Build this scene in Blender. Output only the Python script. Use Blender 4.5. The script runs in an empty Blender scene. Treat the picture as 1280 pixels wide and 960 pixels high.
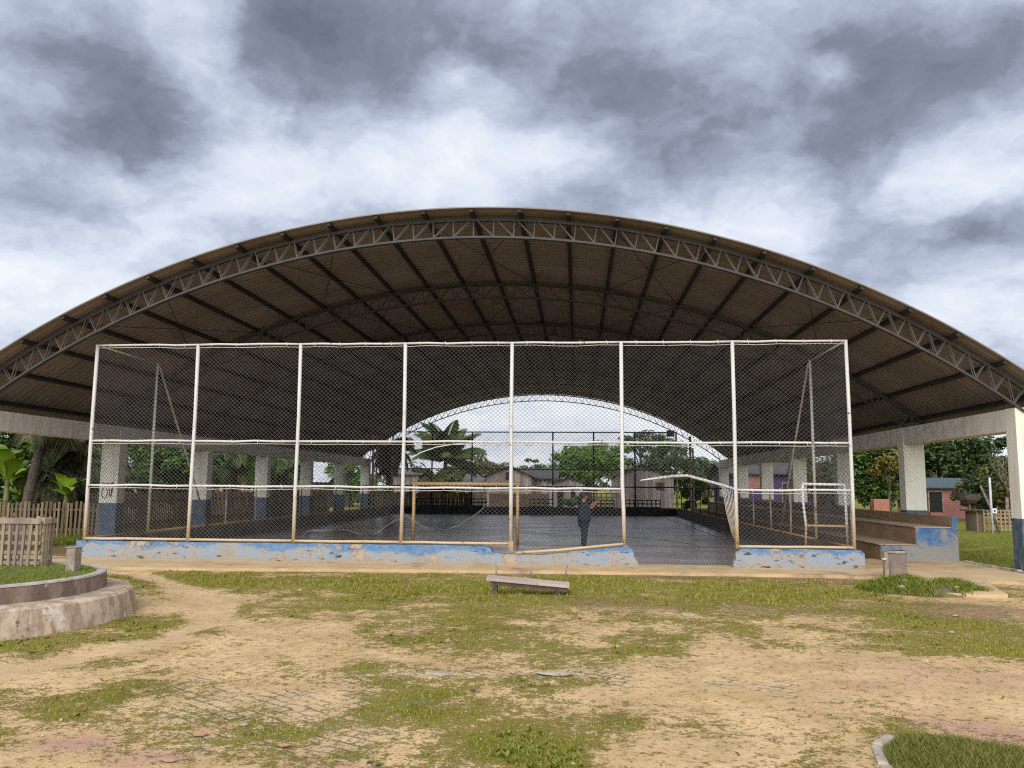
import bpy, math, random
import numpy as np
from mathutils import Vector, Matrix
random.seed(7); RNG = np.random.default_rng(7)
S = bpy.context.scene
COL = S.collection
PI = math.pi

# ------------------------------------------------------------------ camera
F_PX, YAW, PITCH, ROLL, EYE = 1041.13, 0.0785, 0.1210, -0.0071, 1.7
_r = Vector((math.cos(YAW), math.sin(YAW), 0))
_f = Vector((-math.sin(YAW) * math.cos(PITCH), math.cos(YAW) * math.cos(PITCH), math.sin(PITCH)))
_u = _r.cross(_f)
CR, CU = _r * math.cos(ROLL) - _u * math.sin(ROLL), _r * math.sin(ROLL) + _u * math.cos(ROLL)
cam = bpy.data.cameras.new('camera'); camo = bpy.data.objects.new('camera', cam); COL.objects.link(camo)
cam.sensor_width = 36; cam.lens = F_PX / 1280 * 36; cam.clip_end = 3000; cam.clip_start = 0.05
M = Matrix.Identity(4)
for i in range(3):
    M[i][0], M[i][1], M[i][2] = CR[i], CU[i], -_f[i]
M[2][3] = EYE
camo.matrix_world = M
S.camera = camo

# ------------------------------------------------------------------ node helper
class N:
    def __init__(s, tree): s.t = tree; s.n = tree.nodes; s.l = tree.links
    def node(s, typ, ins=None, **kw):
        n = s.n.new(typ)
        for k, v in kw.items(): setattr(n, k, v)
        for k, v in (ins or {}).items(): s.put(n.inputs[k], v)
        return n
    def put(s, sock, v):
        if isinstance(v, bpy.types.NodeSocket): s.l.new(v, sock)
        elif isinstance(v, (tuple, list)) and sock.type == 'RGBA' and len(v) == 3: sock.default_value = (*v, 1)
        else: sock.default_value = v
    def math(s, op, a, b=0.0, clamp=False):
        n = s.node('ShaderNodeMath', {0: a, 1: b}, operation=op); n.use_clamp = clamp; return n.outputs[0]
    def vmath(s, op, a, b=(0, 0, 0)):
        n = s.node('ShaderNodeVectorMath', {0: a, 1: b}, operation=op); return n.outputs[1] if op in ('DISTANCE', 'LENGTH', 'DOT_PRODUCT') else n.outputs[0]
    def noise(s, vec, scale, detail=4, rough=0.55, dist=0.0):
        n = s.node('ShaderNodeTexNoise', {'Vector': vec, 'Scale': scale, 'Detail': detail, 'Roughness': rough, 'Distortion': dist}); return n.outputs[0]
    def mix(s, fac, a, b, blend='MIX'):
        n = s.n.new('ShaderNodeMix'); n.data_type = 'RGBA'; n.blend_type = blend
        s.put(n.inputs[0], fac); s.put(n.inputs[6], a); s.put(n.inputs[7], b); return n.outputs[2]
    def step(s, v, lo, hi, a=0.0, b=1.0):
        n = s.node('ShaderNodeMapRange', {0: v, 1: lo, 2: hi, 3: a, 4: b}, interpolation_type='SMOOTHSTEP'); return n.outputs[0]
    def ramp(s, fac, stops):
        n = s.n.new('ShaderNodeValToRGB'); s.put(n.inputs[0], fac); e = n.color_ramp.elements
        while len(e) < len(stops): e.new(0.5)
        for k, (p, c) in enumerate(stops): e[k].position = p; e[k].color = (*c, 1)
        return n.outputs[0]
    def scale(s, vec, sc):
        return s.node('ShaderNodeMapping', {'Vector': vec, 'Scale': sc}).outputs[0]

# ------------------------------------------------------------------ world: overcast sky
SUN_EL, SUN_AZ = math.radians(31), math.radians(186)      # azimuth measured clockwise from +Y (behind the camera, a little to its left)
W = bpy.data.worlds.new('World'); S.world = W; W.use_nodes = True
w = N(W.node_tree); w.n.clear()
sky = w.node('ShaderNodeTexSky', sky_type='NISHITA'); sky.sun_disc = False; sky.sun_elevation = SUN_EL; sky.sun_rotation = SUN_AZ; sky.air_density = 1.2; sky.dust_density = 2.5
tc = w.node('ShaderNodeTexCoord').outputs['Generated']
sep = w.node('ShaderNodeSeparateXYZ', {0: tc}); dz = sep.outputs[2]
den = w.math('ADD', w.math('MAXIMUM', dz, 0.0), 0.35)
q = w.node('ShaderNodeCombineXYZ', {0: w.math('DIVIDE', sep.outputs[0], den), 1: w.math('DIVIDE', sep.outputs[1], den), 2: 0.37}).outputs[0]
warp = w.node('ShaderNodeTexNoise', {'Vector': q, 'Scale': 4.5, 'Detail': 6.0, 'Roughness': 0.62}).outputs[1]
qw = w.vmath('ADD', q, w.vmath('MULTIPLY', w.vmath('SUBTRACT', warp, (0.5, 0.5, 0.5)), (0.16, 0.16, 0.0)))
n1 = w.noise(qw, 2.6, 8, 0.52)
n2 = w.noise(qw, 9.0, 9, 0.64)
n3 = w.noise(qw, 24.0, 7, 0.62)
cl = w.math('ADD', w.math('ADD', w.math('MULTIPLY', n1, 0.62), w.math('MULTIPLY', n2, 0.29)), w.math('MULTIPLY', n3, 0.09))
CLOUDS = [(-0.287, 1.027, 0.181, 0.17), (-0.431, 0.977, 0.121, 0.08), (-0.663, 1.112, 0.134, 0.17), (0.153, 1.193, 0.227, 0.11), (0.393, 1.118, 0.161, 0.19), (0.531, 1.033, 0.089, 0.12), (-0.862, 1.255, 0.109, 0.08), (0.684, 1.418, 0.082, 0.1), (-0.022, 1.051, 0.159, 0.13), (-0.602, 0.942, 0.106, 0.1), (0.399, 1.289, 0.105, 0.05), (0.106, 1.353, 0.118, 0.05), (-0.51, 0.989, 0.081, -0.16), (-0.418, 1.238, 0.164, -0.08), (-0.174, 1.331, 0.147, -0.12), (0.589, 1.285, 0.13, -0.15), (-0.166, 1.084, 0.05, -0.16), (-0.966, 1.395, 0.16, -0.03), (0.28, 1.448, 0.174, -0.1), (0.348, 1.091, 0.046, -0.16), (-0.606, 1.282, 0.115, -0.06), (-0.73, 1.011, 0.07, -0.1), (-0.051, 1.26, 0.075, -0.08)]
for cx, cy, rr, am in CLOUDS:                              # the big cloud masses, as places on the cloud layer
    d = w.vmath('DISTANCE', qw, (cx, cy, 0.37))
    cl = w.math('ADD', cl, w.step(d, 0.0, rr * 1.5, am, 0.0))
cl = w.math('SUBTRACT', cl, w.step(w.math('MAXIMUM', dz, 0.0), 0.05, 0.30, 0.17, 0.02))
ccol = w.ramp(cl, [(0.30, (0.94, 0.975, 1.03)), (0.41, (0.74, 0.81, 0.935)), (0.52, (0.465, 0.52, 0.665)), (0.64, (0.245, 0.275, 0.36)), (0.80, (0.128, 0.138, 0.195))])
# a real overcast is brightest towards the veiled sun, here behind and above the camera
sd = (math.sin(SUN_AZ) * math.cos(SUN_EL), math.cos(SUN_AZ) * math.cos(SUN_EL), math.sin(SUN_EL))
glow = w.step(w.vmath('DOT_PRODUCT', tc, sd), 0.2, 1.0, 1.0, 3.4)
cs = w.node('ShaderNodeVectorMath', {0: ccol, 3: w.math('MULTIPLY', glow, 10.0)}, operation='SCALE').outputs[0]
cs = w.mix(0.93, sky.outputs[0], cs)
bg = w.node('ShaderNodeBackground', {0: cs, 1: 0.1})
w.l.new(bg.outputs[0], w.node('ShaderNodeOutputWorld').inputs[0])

sun = bpy.data.lights.new('sun', 'SUN'); suno = bpy.data.objects.new('sun', sun); COL.objects.link(suno)
sun.energy = 1.5; sun.angle = math.radians(38); sun.color = (1.0, 0.93, 0.82)
suno.rotation_euler = Vector(sd).to_track_quat('Z', 'Y').to_euler()
S.view_settings.view_transform = 'Standard'; S.view_settings.look = 'None'; S.view_settings.gamma = 1
S.view_settings.exposure = 0.0; S.view_settings.use_curve_mapping = False
S.render.engine = 'CYCLES'
S.cycles.use_denoising = False; S.cycles.use_adaptive_sampling = False; S.cycles.filter_width = 1.15
try: S.cycles.denoiser = 'OPENIMAGEDENOISE'
except Exception: pass
S.cycles.max_bounces = 6; S.cycles.diffuse_bounces = 1; S.cycles.glossy_bounces = 3; S.cycles.transparent_max_bounces = 6
S.cycles.sample_clamp_indirect = 3
S.cycles.denoising_input_passes = 'RGB_ALBEDO_NORMAL'; S.cycles.denoising_prefilter = 'NONE'

# ------------------------------------------------------------------ measuring: from a sight line of the photo to a point of the place
def ray(px, py):
    d = CR * ((px - 640) / F_PX) + CU * ((480 - py) / F_PX) + _f
    return d
def AY(px, py, Y): d = ray(px, py); return Vector((0, 0, EYE)) + d * (Y / d.y)
def GP(px, py, z=0.0): d = ray(px, py); return Vector((0, 0, EYE)) + d * ((z - EYE) / d.z)

# ------------------------------------------------------------------ objects helpers
ORG = {}
def tag(o, label=None, cat=None, group=None, kind=None):
    if label: o['label'] = label
    if cat: o['category'] = cat
    if group: o['group'] = group
    if kind: o['kind'] = kind
    return o
def empty(name, loc, label, cat, group=None, rz=0.0):
    o = bpy.data.objects.new(name, None); COL.objects.link(o); o.location = loc; o.empty_display_size = 0.2; o.rotation_euler.z = rz
    ORG[o] = Vector(loc); return tag(o, label, cat, group)
def link(name, me, mat, parent=None, origin=None):
    o = bpy.data.objects.new(name, me); COL.objects.link(o)
    if mat is not None:
        for m in (mat if isinstance(mat, (list, tuple)) else [mat]): me.materials.append(m)
    if parent is not None:
        o.parent = parent; ORG[o] = ORG[parent]
    else:
        o.location = origin if origin is not None else (0, 0, 0); ORG[o] = Vector(o.location)
    return o
def npmesh(name, V, Fc, smooth=False):
    V = np.asarray(V, dtype=np.float32).reshape(-1, 3); Fc = np.asarray(Fc, dtype=np.int32); m, k = Fc.shape
    me = bpy.data.meshes.new(name); me.vertices.add(len(V)); me.vertices.foreach_set('co', V.ravel())
    me.loops.add(m * k); me.loops.foreach_set('vertex_index', Fc.ravel())
    me.polygons.add(m); me.polygons.foreach_set('loop_start', np.arange(0, m * k, k, dtype=np.int32)); me.polygons.foreach_set('loop_total', np.full(m, k, dtype=np.int32))
    if smooth: me.polygons.foreach_set('use_smooth', np.ones(m, dtype=bool))
    me.update(calc_edges=True); me.validate(); return me
class MB:
    """collects shapes in world coordinates; build() links them as one mesh object under its parent"""
    def __init__(s): s.v = []; s.f = []; s.sm = []
    def add(s, V, Fc, smooth=False):
        b = len(s.v); s.v += [tuple(p) for p in V]
        for f in Fc: s.f.append(tuple(i + b for i in f)); s.sm.append(smooth)
        return s
    def box(s, lo, hi, jit=0.0):
        x0, y0, z0 = lo; x1, y1, z1 = hi
        V = [(x0, y0, z0), (x1, y0, z0), (x1, y1, z0), (x0, y1, z0), (x0, y0, z1), (x1, y0, z1), (x1, y1, z1), (x0, y1, z1)]
        if jit: V = [tuple(c + random.uniform(-jit, jit) for c in p) for p in V]
        return s.add(V, [(0, 3, 2, 1), (4, 5, 6, 7), (0, 1, 5, 4), (1, 2, 6, 5), (2, 3, 7, 6), (3, 0, 4, 7)])
    def obox(s, c, ax, ay, az):
        c, ax, ay, az = map(Vector, (c, ax, ay, az))
        V = [c + ax * i + ay * j + az * k for k in (-1, 1) for (i, j) in ((-1, -1), (1, -1), (1, 1), (-1, 1))]
        return s.add(V, [(0, 3, 2, 1), (4, 5, 6, 7), (0, 1, 5, 4), (1, 2, 6, 5), (2, 3, 7, 6), (3, 0, 4, 7)])
    def bar(s, p, q, w_, h_=None, up=(0, 0, 1)):
        p, q = Vector(p), Vector(q); d = (q - p); L = d.length
        if L < 1e-6: return s
        d /= L; up = Vector(up)
        if abs(d.dot(up)) > 0.98: up = Vector((0, 1, 0))
        x = d.cross(up).normalized(); z = x.cross(d)
        return s.obox((p + q) / 2, d * (L / 2), x * (w_ / 2), z * ((h_ or w_) / 2))
    def tube(s, pts, rad, n=8, caps=True):
        pts = [Vector(p) for p in pts]; rad = rad if isinstance(rad, (list, tuple)) else [rad] * len(pts)
        V = []; Fc = []; up = None
        for i, p in enumerate(pts):
            d = (pts[min(i + 1, len(pts) - 1)] - pts[max(i - 1, 0)]).normalized()
            if up is None: up = Vector((1, 0, 0)) if abs(d.x) < 0.8 else Vector((0, 1, 0))
            x = d.cross(up).normalized(); y = x.cross(d); up = -y if False else up
            for k in range(n):
                a = 2 * PI * k / n; V.append(p + (x * math.cos(a) + y * math.sin(a)) * rad[i])
        for i in range(len(pts) - 1):
            for k in range(n): Fc.append((i * n + k, i * n + (k + 1) % n, (i + 1) * n + (k + 1) % n, (i + 1) * n + k))
        if caps: Fc.append(tuple(range(n - 1, -1, -1))); Fc.append(tuple(range((len(pts) - 1) * n, len(pts) * n)))
        return s.add(V, Fc, True)
    def lathe(s, c, prof, n=32, a0=0.0, sx=1.0, sy=1.0):
        V = []; Fc = []
        for (r, z) in prof:
            for k in range(n):
                a = a0 + 2 * PI * k / n; V.append((c[0] + r * math.cos(a) * sx, c[1] + r * math.sin(a) * sy, c[2] + z))
        for i in range(len(prof) - 1):
            for k in range(n): Fc.append((i * n + k, i * n + (k + 1) % n, (i + 1) * n + (k + 1) % n, (i + 1) * n + k))
        return s.add(V, Fc, False)
    def prism(s, poly, axis, a, b):
        """extrude a 2D polygon along an axis: 'y' polygons are (x,z), 'x' polygons are (y,z), 'z' polygons are (x,y)"""
        def P(p, t): return (p[0], t, p[1]) if axis == 'y' else (t, p[0], p[1]) if axis == 'x' else (p[0], p[1], t)
        n = len(poly); V = [P(p, a) for p in poly] + [P(p, b) for p in poly]
        Fc = [tuple(range(n)), tuple(range(2 * n - 1, n - 1, -1))] + [(i, i + n, (i + 1) % n + n, (i + 1) % n) for i in range(n)]
        return s.add(V, Fc)
    def build(s, name, mat, parent=None, origin=None, recalc=True, bevel=0.0):
        o0 = ORG[parent] if parent is not None else (Vector(origin) if origin is not None else Vector(((min(p[0] for p in s.v) + max(p[0] for p in s.v)) / 2, (min(p[1] for p in s.v) + max(p[1] for p in s.v)) / 2, min(p[2] for p in s.v))))
        me = bpy.data.meshes.new(name)
        me.from_pydata([(p[0] - o0.x, p[1] - o0.y, p[2] - o0.z) for p in s.v], [], s.f)
        me.polygons.foreach_set('use_smooth', s.sm)
        if recalc:
            import bmesh
            bm = bmesh.new(); bm.from_mesh(me); bmesh.ops.recalc_face_normals(bm, faces=bm.faces); bm.to_mesh(me); bm.free()
        me.update()
        o = link(name, me, mat, parent, o0)
        if bevel:
            b = o.modifiers.new('bevel', 'BEVEL'); b.width = bevel; b.segments = 2; b.limit_method = 'ANGLE'
        return o
def dup(o, parent=None, off=(0, 0, 0)):
    """a copy of a part or thing with copies of its parts"""
    c = o.copy(); COL.objects.link(c); off = Vector(off)
    if parent is not None: c.parent = parent
    c.location = o.location + off
    ORG[c] = ORG.get(o, Vector((0, 0, 0))) + off
    for ch in list(o.children):
        dup(ch, c)
    return c

# ------------------------------------------------------------------ materials
def newmat(name):
    m = bpy.data.materials.new(name); m.use_nodes = True; t = N(m.node_tree); b = t.n['Principled BSDF']; return m, t, b
def pos(t): return t.node('ShaderNodeNewGeometry').outputs['Position']
def obj(t): return t.node('ShaderNodeTexCoord').outputs['Object']
def bump(t, b, h, dist=0.01, strength=0.6):
    n = t.node('ShaderNodeBump', {'Height': h, 'Distance': dist, 'Strength': strength}); t.l.new(n.outputs[0], b.inputs['Normal'])
def mat(name, c1, c2=None, scale=3.0, rough=0.8, bmp=0.0, c3=None, s3=0.6, metal=0.0, lo=0.35, hi=0.65):
    m, t, b = newmat(name); v = pos(t); c2 = c2 or tuple(x * 0.75 for x in c1)
    n = t.noise(v, scale, 6, 0.6); col = t.mix(t.step(n, lo, hi), c1, c2)
    if c3: col = t.mix(t.step(t.noise(v, s3, 5, 0.6), 0.55, 0.68), col, c3)
    t.put(b.inputs['Base Color'], col); b.inputs['Roughness'].default_value = rough; b.inputs['Metallic'].default_value = metal
    if bmp: bump(t, b, t.noise(v, scale * 4, 5, 0.6), bmp)
    return m
def m_blue_wall():
    m, t, b = newmat('peeling_blue_paint'); v = pos(t); z = t.node('ShaderNodeSeparateXYZ', {0: v}).outputs[2]
    big = t.noise(v, 1.1, 3, 0.5); fine = t.noise(v, 9, 7, 0.68); mid = t.noise(v, 3.2, 6, 0.62)
    blue = t.mix(t.step(fine, 0.35, 0.7), (0.075, 0.17, 0.32), (0.18, 0.27, 0.34))
    pale = t.mix(t.step(mid, 0.4, 0.62), (0.26, 0.30, 0.33), (0.34, 0.30, 0.235))
    h = t.math('ADD', z, t.math('ADD', t.math('MULTIPLY', t.math('SUBTRACT', big, 0.5), 0.55), t.math('MULTIPLY', t.math('SUBTRACT', fine, 0.5), 0.36)))
    col = t.mix(t.step(h, 0.27, 0.335), pale, blue)
    plas = t.step(t.math('ADD', t.noise(v, 1.7, 5, 0.6), t.math('MULTIPLY', t.math('SUBTRACT', fine, 0.5), 0.6)), 0.57, 0.66)
    col = t.mix(plas, col, (0.44, 0.31, 0.19))
    plas = t.math('MAXIMUM', plas, t.step(t.math('ADD', t.math('MULTIPLY', t.noise(v, 30, 4, 0.7), 0.55), t.math('MULTIPLY', mid, 0.6)), 0.66, 0.70))
    col = t.mix(plas, col, (0.42, 0.325, 0.225)); mud = t.step(t.math('ADD', z, t.math('MULTIPLY', t.math('SUBTRACT', fine, 0.5), -0.25)), 0.15, 0.02); col = t.mix(t.math('MULTIPLY', mud, 0.75), col, (0.36, 0.25, 0.14))
    mold = t.step(t.math('ADD', t.noise(t.scale(v, (1.5, 1.5, 4.5)), 2.4, 7, 0.7), t.math('MULTIPLY', t.noise(v, 0.5, 2), 0.25)), 0.70, 0.78)
    col = t.mix(mold, col, (0.055, 0.042, 0.03))
    t.put(b.inputs['Base Color'], col); b.inputs['Roughness'].default_value = 0.85
    bump(t, b, t.math('ADD', plas, t.math('MULTIPLY', fine, 0.6)), 0.012, 0.7); return m
def m_column():
    m, t, b = newmat('painted_column'); v = pos(t); z = t.node('ShaderNodeSeparateXYZ', {0: v}).outputs[2]
    fine = t.noise(v, 7, 7, 0.65); streak = t.noise(t.scale(v, (9, 9, 0.7)), 1.2, 5, 0.6)
    cream = t.mix(t.step(streak, 0.45, 0.75), (0.80, 0.75, 0.60), (0.66, 0.59, 0.44))
    blue = t.mix(t.step(fine, 0.4, 0.68), (0.05, 0.085, 0.125), (0.13, 0.145, 0.155))
    col = t.mix(t.step(z, 1.095, 1.115), blue, cream)
    col = t.mix(t.step(t.math('ADD', fine, t.math('MULTIPLY', z, -0.35)), 0.50, 0.58), col, (0.24, 0.22, 0.19))
    t.put(b.inputs['Base Color'], col); b.inputs['Roughness'].default_value = 0.8; bump(t, b, fine, 0.006, 0.5); return m
def m_beam():
    m, t, b = newmat('painted_beam'); v = pos(t)
    st = t.noise(t.scale(v, (3, 3, 0.9)), 1.6, 7, 0.65); sp = t.noise(v, 6.5, 6, 0.7)
    col = t.mix(t.step(st, 0.42, 0.72), (0.78, 0.71, 0.60), (0.60, 0.53, 0.42)); col = t.mix(t.step(sp, 0.66, 0.72), col, (0.22, 0.18, 0.13))
    t.put(b.inputs['Base Color'], col); b.inputs['Roughness'].default_value = 0.85; bump(t, b, sp, 0.005, 0.4); return m
def m_pipe(name, top, low, z0, z1):
    m, t, b = newmat(name); v = pos(t); z = t.node('ShaderNodeSeparateXYZ', {0: v}).outputs[2]
    n = t.noise(v, 5, 6, 0.65); f = t.noise(v, 22, 4, 0.6)
    col = t.mix(t.step(t.math('ADD', z, t.math('MULTIPLY', t.math('SUBTRACT', n, 0.5), -2.2)), z0, z1), low, top)
    col = t.mix(t.step(t.math('ADD', n, t.math('MULTIPLY', f, 0.35)), 0.80, 0.88), col, (0.16, 0.075, 0.03))
    t.put(b.inputs['Base Color'], col); b.inputs['Roughness'].default_value = 0.6; return m
def m_planks(name, w_, tones, gap=0.06, axis='xy', rough=0.9):
    m, t, b = newmat(name); v = obj(t); sp = t.node('ShaderNodeSeparateXYZ', {0: v})
    s_ = t.math('DIVIDE', t.math('ADD', sp.outputs[0], sp.outputs[1]) if axis == 'xy' else sp.outputs[2], w_)
    fr = t.math('FRACT', s_); cell = t.math('FLOOR', s_)
    wn = t.node('ShaderNodeTexWhiteNoise', {'W': cell}, noise_dimensions='1D').outputs[0]
    grain = t.noise(t.scale(v, (14, 14, 1.0) if axis == 'xy' else (1, 1, 14)), 2.0, 6, 0.65)
    k = t.math('ADD', t.math('MULTIPLY', wn, 0.6), t.math('MULTIPLY', grain, 0.45))
    col = t.ramp(k, [(0.15, tones[0]), (0.5, tones[1]), (0.85, tones[2])])
    g = t.math('MULTIPLY', t.step(fr, 0.0, gap), t.step(fr, 1.0, 1.0 - gap)); col = t.mix(g, (0.018, 0.014, 0.011), col)
    t.put(b.inputs['Base Color'], col); b.inputs['Roughness'].default_value = rough; bump(t, b, t.math('ADD', g, t.math('MULTIPLY', grain, 0.4)), 0.012, 0.8); return m
def m_corrugated(name, c1, c2, axis, pitch, rough=0.6, strength=0.9, stain=None, dist=0.03):
    m, t, b = newmat(name); v = obj(t); sp = t.node('ShaderNodeSeparateXYZ', {0: v})
    wv = t.math('SINE', t.math('MULTIPLY', sp.outputs[axis], 2 * PI / pitch))
    n = t.noise(v, 0.8, 7, 0.65); col = t.mix(t.step(n, 0.35, 0.68), c1, c2)
    if name == 'curved_metal_sheet':
        fy = t.math('DIVIDE', sp.outputs[1], 1.02); wn = t.node('ShaderNodeTexWhiteNoise', {'W': t.math('FLOOR', fy)}, noise_dimensions='1D').outputs[0]
        col = t.mix(t.math('MULTIPLY', wn, 0.35), col, (0.17, 0.128, 0.10)); fr = t.math('FRACT', fy); col = t.mix(t.math('MULTIPLY', t.step(fr, 0.045, 0.0), 0.75), col, (0.05, 0.036, 0.028))
        st = t.noise(t.scale(v, (0.35, 5.0, 0.35)), 1.6, 6, 0.65); col = t.mix(t.math('MULTIPLY', t.step(st, 0.56, 0.70), 0.5), col, (0.17, 0.095, 0.058))
    if stain: col = t.mix(t.step(t.noise(v, 0.35, 4, 0.6), 0.52, 0.66), col, stain)
    t.put(b.inputs['Base Color'], col); b.inputs['Roughness'].default_value = rough; bump(t, b, wv, dist, strength); return m
def m_leaf(name, cols, rough=0.55, trans=0.0):
    m, t, b = newmat(name); isl = t.node('ShaderNodeNewGeometry').outputs['Random Per Island']
    n = t.noise(obj(t), 0.55, 3, 0.5)
    k = t.math('ADD', t.math('MULTIPLY', isl, 0.6), t.math('MULTIPLY', n, 0.5))
    st = [(0.15 + 0.7 * i / max(1, len(cols) - 1), c) for i, c in enumerate(cols)]
    t.put(b.inputs['Base Color'], t.ramp(k, st)); b.inputs['Roughness'].default_value = rough
    b.inputs['Specular IOR Level'].default_value = 0.3
    return m

MT = {}
MT['blue_wall'] = m_blue_wall(); MT['column'] = m_column(); MT['beam'] = m_beam()
MT['fence_pipe'] = m_pipe('cream_painted_pipe', (0.60, 0.56, 0.49), (0.55, 0.38, 0.18), 0.2, 1.8)
MT['rusty_pipe'] = m_pipe('rusty_yellow_pipe', (0.60, 0.40, 0.18), (0.28, 0.13, 0.06), -0.2, 1.6)
MT['white_rust_pipe'] = m_pipe('white_pipe_rusting', (0.78, 0.75, 0.70), (0.42, 0.20, 0.09), 0.35, 1.5)
MT['black_pipe'] = mat('dark_silhouette_pipe', (0.012, 0.014, 0.02), (0.03, 0.03, 0.035), 4, 0.6)  # silhouette darkness of the far fence put into the pipe colour
MT['blue_pipe'] = mat('blue_painted_pipe', (0.03, 0.10, 0.28), (0.06, 0.14, 0.30), 4, 0.6)
MT['grey_pipe'] = mat('grey_dull_pipe', (0.42, 0.36, 0.29), (0.30, 0.21, 0.14), 3, 0.7)
MT['wire'] = mat('galvanised_wire', (0.085, 0.075, 0.066), (0.055, 0.047, 0.04), 2.5, 0.65)
MT['dark_wire'] = mat('dark_old_wire', (0.10, 0.095, 0.09), (0.06, 0.055, 0.05), 2.5, 0.6)
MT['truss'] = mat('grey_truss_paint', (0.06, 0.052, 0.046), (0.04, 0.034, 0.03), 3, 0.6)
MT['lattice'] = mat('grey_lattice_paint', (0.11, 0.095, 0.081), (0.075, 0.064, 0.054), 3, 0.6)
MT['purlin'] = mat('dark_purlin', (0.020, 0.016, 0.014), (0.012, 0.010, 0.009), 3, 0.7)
MT['roof'] = m_corrugated('curved_metal_sheet', (0.285, 0.232, 0.195), (0.225, 0.18, 0.15), 1, 0.25, 0.65, 0.35, (0.19, 0.14, 0.108), 0.02)
MT['concrete'] = mat('old_concrete', (0.36, 0.30, 0.23), (0.22, 0.18, 0.14), 4, 0.9, 0.01, (0.14, 0.11, 0.08), 1.2)
MT['kerb'] = mat('pale_kerb_stone', (0.50, 0.42, 0.31), (0.36, 0.29, 0.20), 8, 0.95, 0.012, (0.25, 0.19, 0.12), 3.0)
MT['bark'] = mat('bark', (0.11, 0.085, 0.06), (0.05, 0.038, 0.028), 9, 0.95, 0.02)
MT['pale_bark'] = mat('pale_bark', (0.26, 0.21, 0.16), (0.12, 0.095, 0.07), 6, 0.95, 0.02)

exec_order = []
# ------------------------------------------------------------------ the ground
_TAB = np.random.default_rng(3).random((256, 256))
def vnoise(x, y, s):
    x = np.asarray(x) * s + 1000.3; y = np.asarray(y) * s + 1000.7
    xi = np.floor(x).astype(int); yi = np.floor(y).astype(int); fx = x - xi; fy = y - yi
    fx = fx * fx * (3 - 2 * fx); fy = fy * fy * (3 - 2 * fy)
    g = lambda a, b: _TAB[a & 255, b & 255]
    return (g(xi, yi) * (1 - fx) + g(xi + 1, yi) * fx) * (1 - fy) + (g(xi, yi + 1) * (1 - fx) + g(xi + 1, yi + 1) * fx) * fy
def fbm(x, y, s, o=4, r=0.55):
    a = 1.0; t = 0; n = 0
    for i in range(o): t = t + a * vnoise(np.asarray(x) + 17.1 * i, np.asarray(y) - 9.7 * i, s * 2.03 ** i); n += a; a *= r
    return t / n
def sst(v, lo, hi): t = np.clip((v - lo) / (hi - lo), 0, 1); return t * t * (3 - 2 * t)
GRASS = [(-5.46, 14.48, 2.22, 1.65, 0.75), (-2.14, 14.01, 1.75, 1.97, 0.8), (-3.08, 12.87, 1.48, 1.28, 0.5), (-6.96, 14.9, 1.0, 1.0, 0.5), (-1.27, 11.12, 1.17, 1.49, 0.6), (-0.41, 13.72, 0.79, 1.02, 0.6), (0.68, 15.22, 0.88, 1.0, 0.7), (2.4, 14.63, 2.25, 1.38, 0.55), (3.5, 13.75, 1.58, 1.21, 0.45), (5.02, 14.25, 0.82, 1.29, 0.5), (-5.98, 8.85, 0.77, 0.97, 0.8), (-5.05, 8.96, 0.95, 0.99, 0.55), (-4.86, 10.04, 0.53, 0.79, 0.7), (-4.78, 7.94, 0.69, 0.49, 0.4), (-4.17, 11.1, 0.96, 0.54, 0.35), (4.49, 10.08, 1.06, 1.61, 0.6), (4.22, 11.46, 0.99, 0.96, 0.4), (1.41, 11.12, 1.5, 0.92, 0.45), (1.59, 9.74, 1.12, 0.7, 0.35), (-0.67, 8.8, 0.68, 0.66, 0.45), (0.29, 8.33, 0.72, 0.51, 0.3), (-0.91, 6.06, 0.76, 1.1, 0.75), (-0.22, 5.77, 0.39, 0.7, 0.6), (-1.63, 6.89, 0.4, 0.51, 0.4), (-3.22, 6.47, 0.68, 0.81, 0.45), (-3.2, 5.46, 0.42, 0.57, 0.3), (-2.27, 6.12, 0.41, 0.61, 0.4), (-1.64, 5.8, 0.33, 0.54, 0.35), (-4.07, 6.38, 0.31, 0.45, 0.3), (0.27, 7.66, 0.44, 0.43, 0.3), (-1.69, 8.1, 0.62, 0.42, 0.3), (-0.2, 9.53, 0.55, 0.68, 0.3), (-2.82, 7.98, 0.46, 0.48, 0.25), (0.33, 6.29, 0.3, 0.41, 0.15), (0.85, 6.35, 0.24, 0.29, 0.25), (0.94, 5.88, 0.51, 0.53, 0.12), (1.53, 5.94, 0.46, 0.45, 0.2), (1.62, 6.98, 0.8, 0.63, 0.1)]
BARE = [(-5.51, 12.1, 0.58, 1.49, 0.9), (-4.36, 8.5, 0.9, 0.48, 0.9), (-4.59, 7.28, 0.63, 0.41, 0.9), (-4.51, 10.39, 0.28, 0.84, 0.9), (-3.34, 9.16, 0.79, 0.93, 0.6), (2.33, 7.88, 1.74, 0.81, 0.8), (3.28, 7.41, 0.64, 0.56, 0.8), (0.57, 6.42, 0.68, 0.87, 0.5), (1.76, 8.14, 1.17, 0.62, 0.5), (-3.14, 10.25, 0.69, 0.81, 0.4), (1.6, 6.42, 0.93, 0.75, 0.6), (-1.03, 7.73, 0.82, 0.16, 0.7)]
BROWN = [(5.29, 12.29, 1.06, 1.1, 0.8), (1.61, 12.6, 2.18, 0.76, 0.5), (-0.02, 12.82, 0.74, 0.71, 0.5), (-2.65, 9.24, 1.33, 0.94, 0.35), (3.05, 12.01, 1.38, 0.76, 0.5), (-0.95, 9.95, 1.43, 0.64, 0.3), (1.95, 16.46, 4.74, 0.73, 0.5)]
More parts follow.
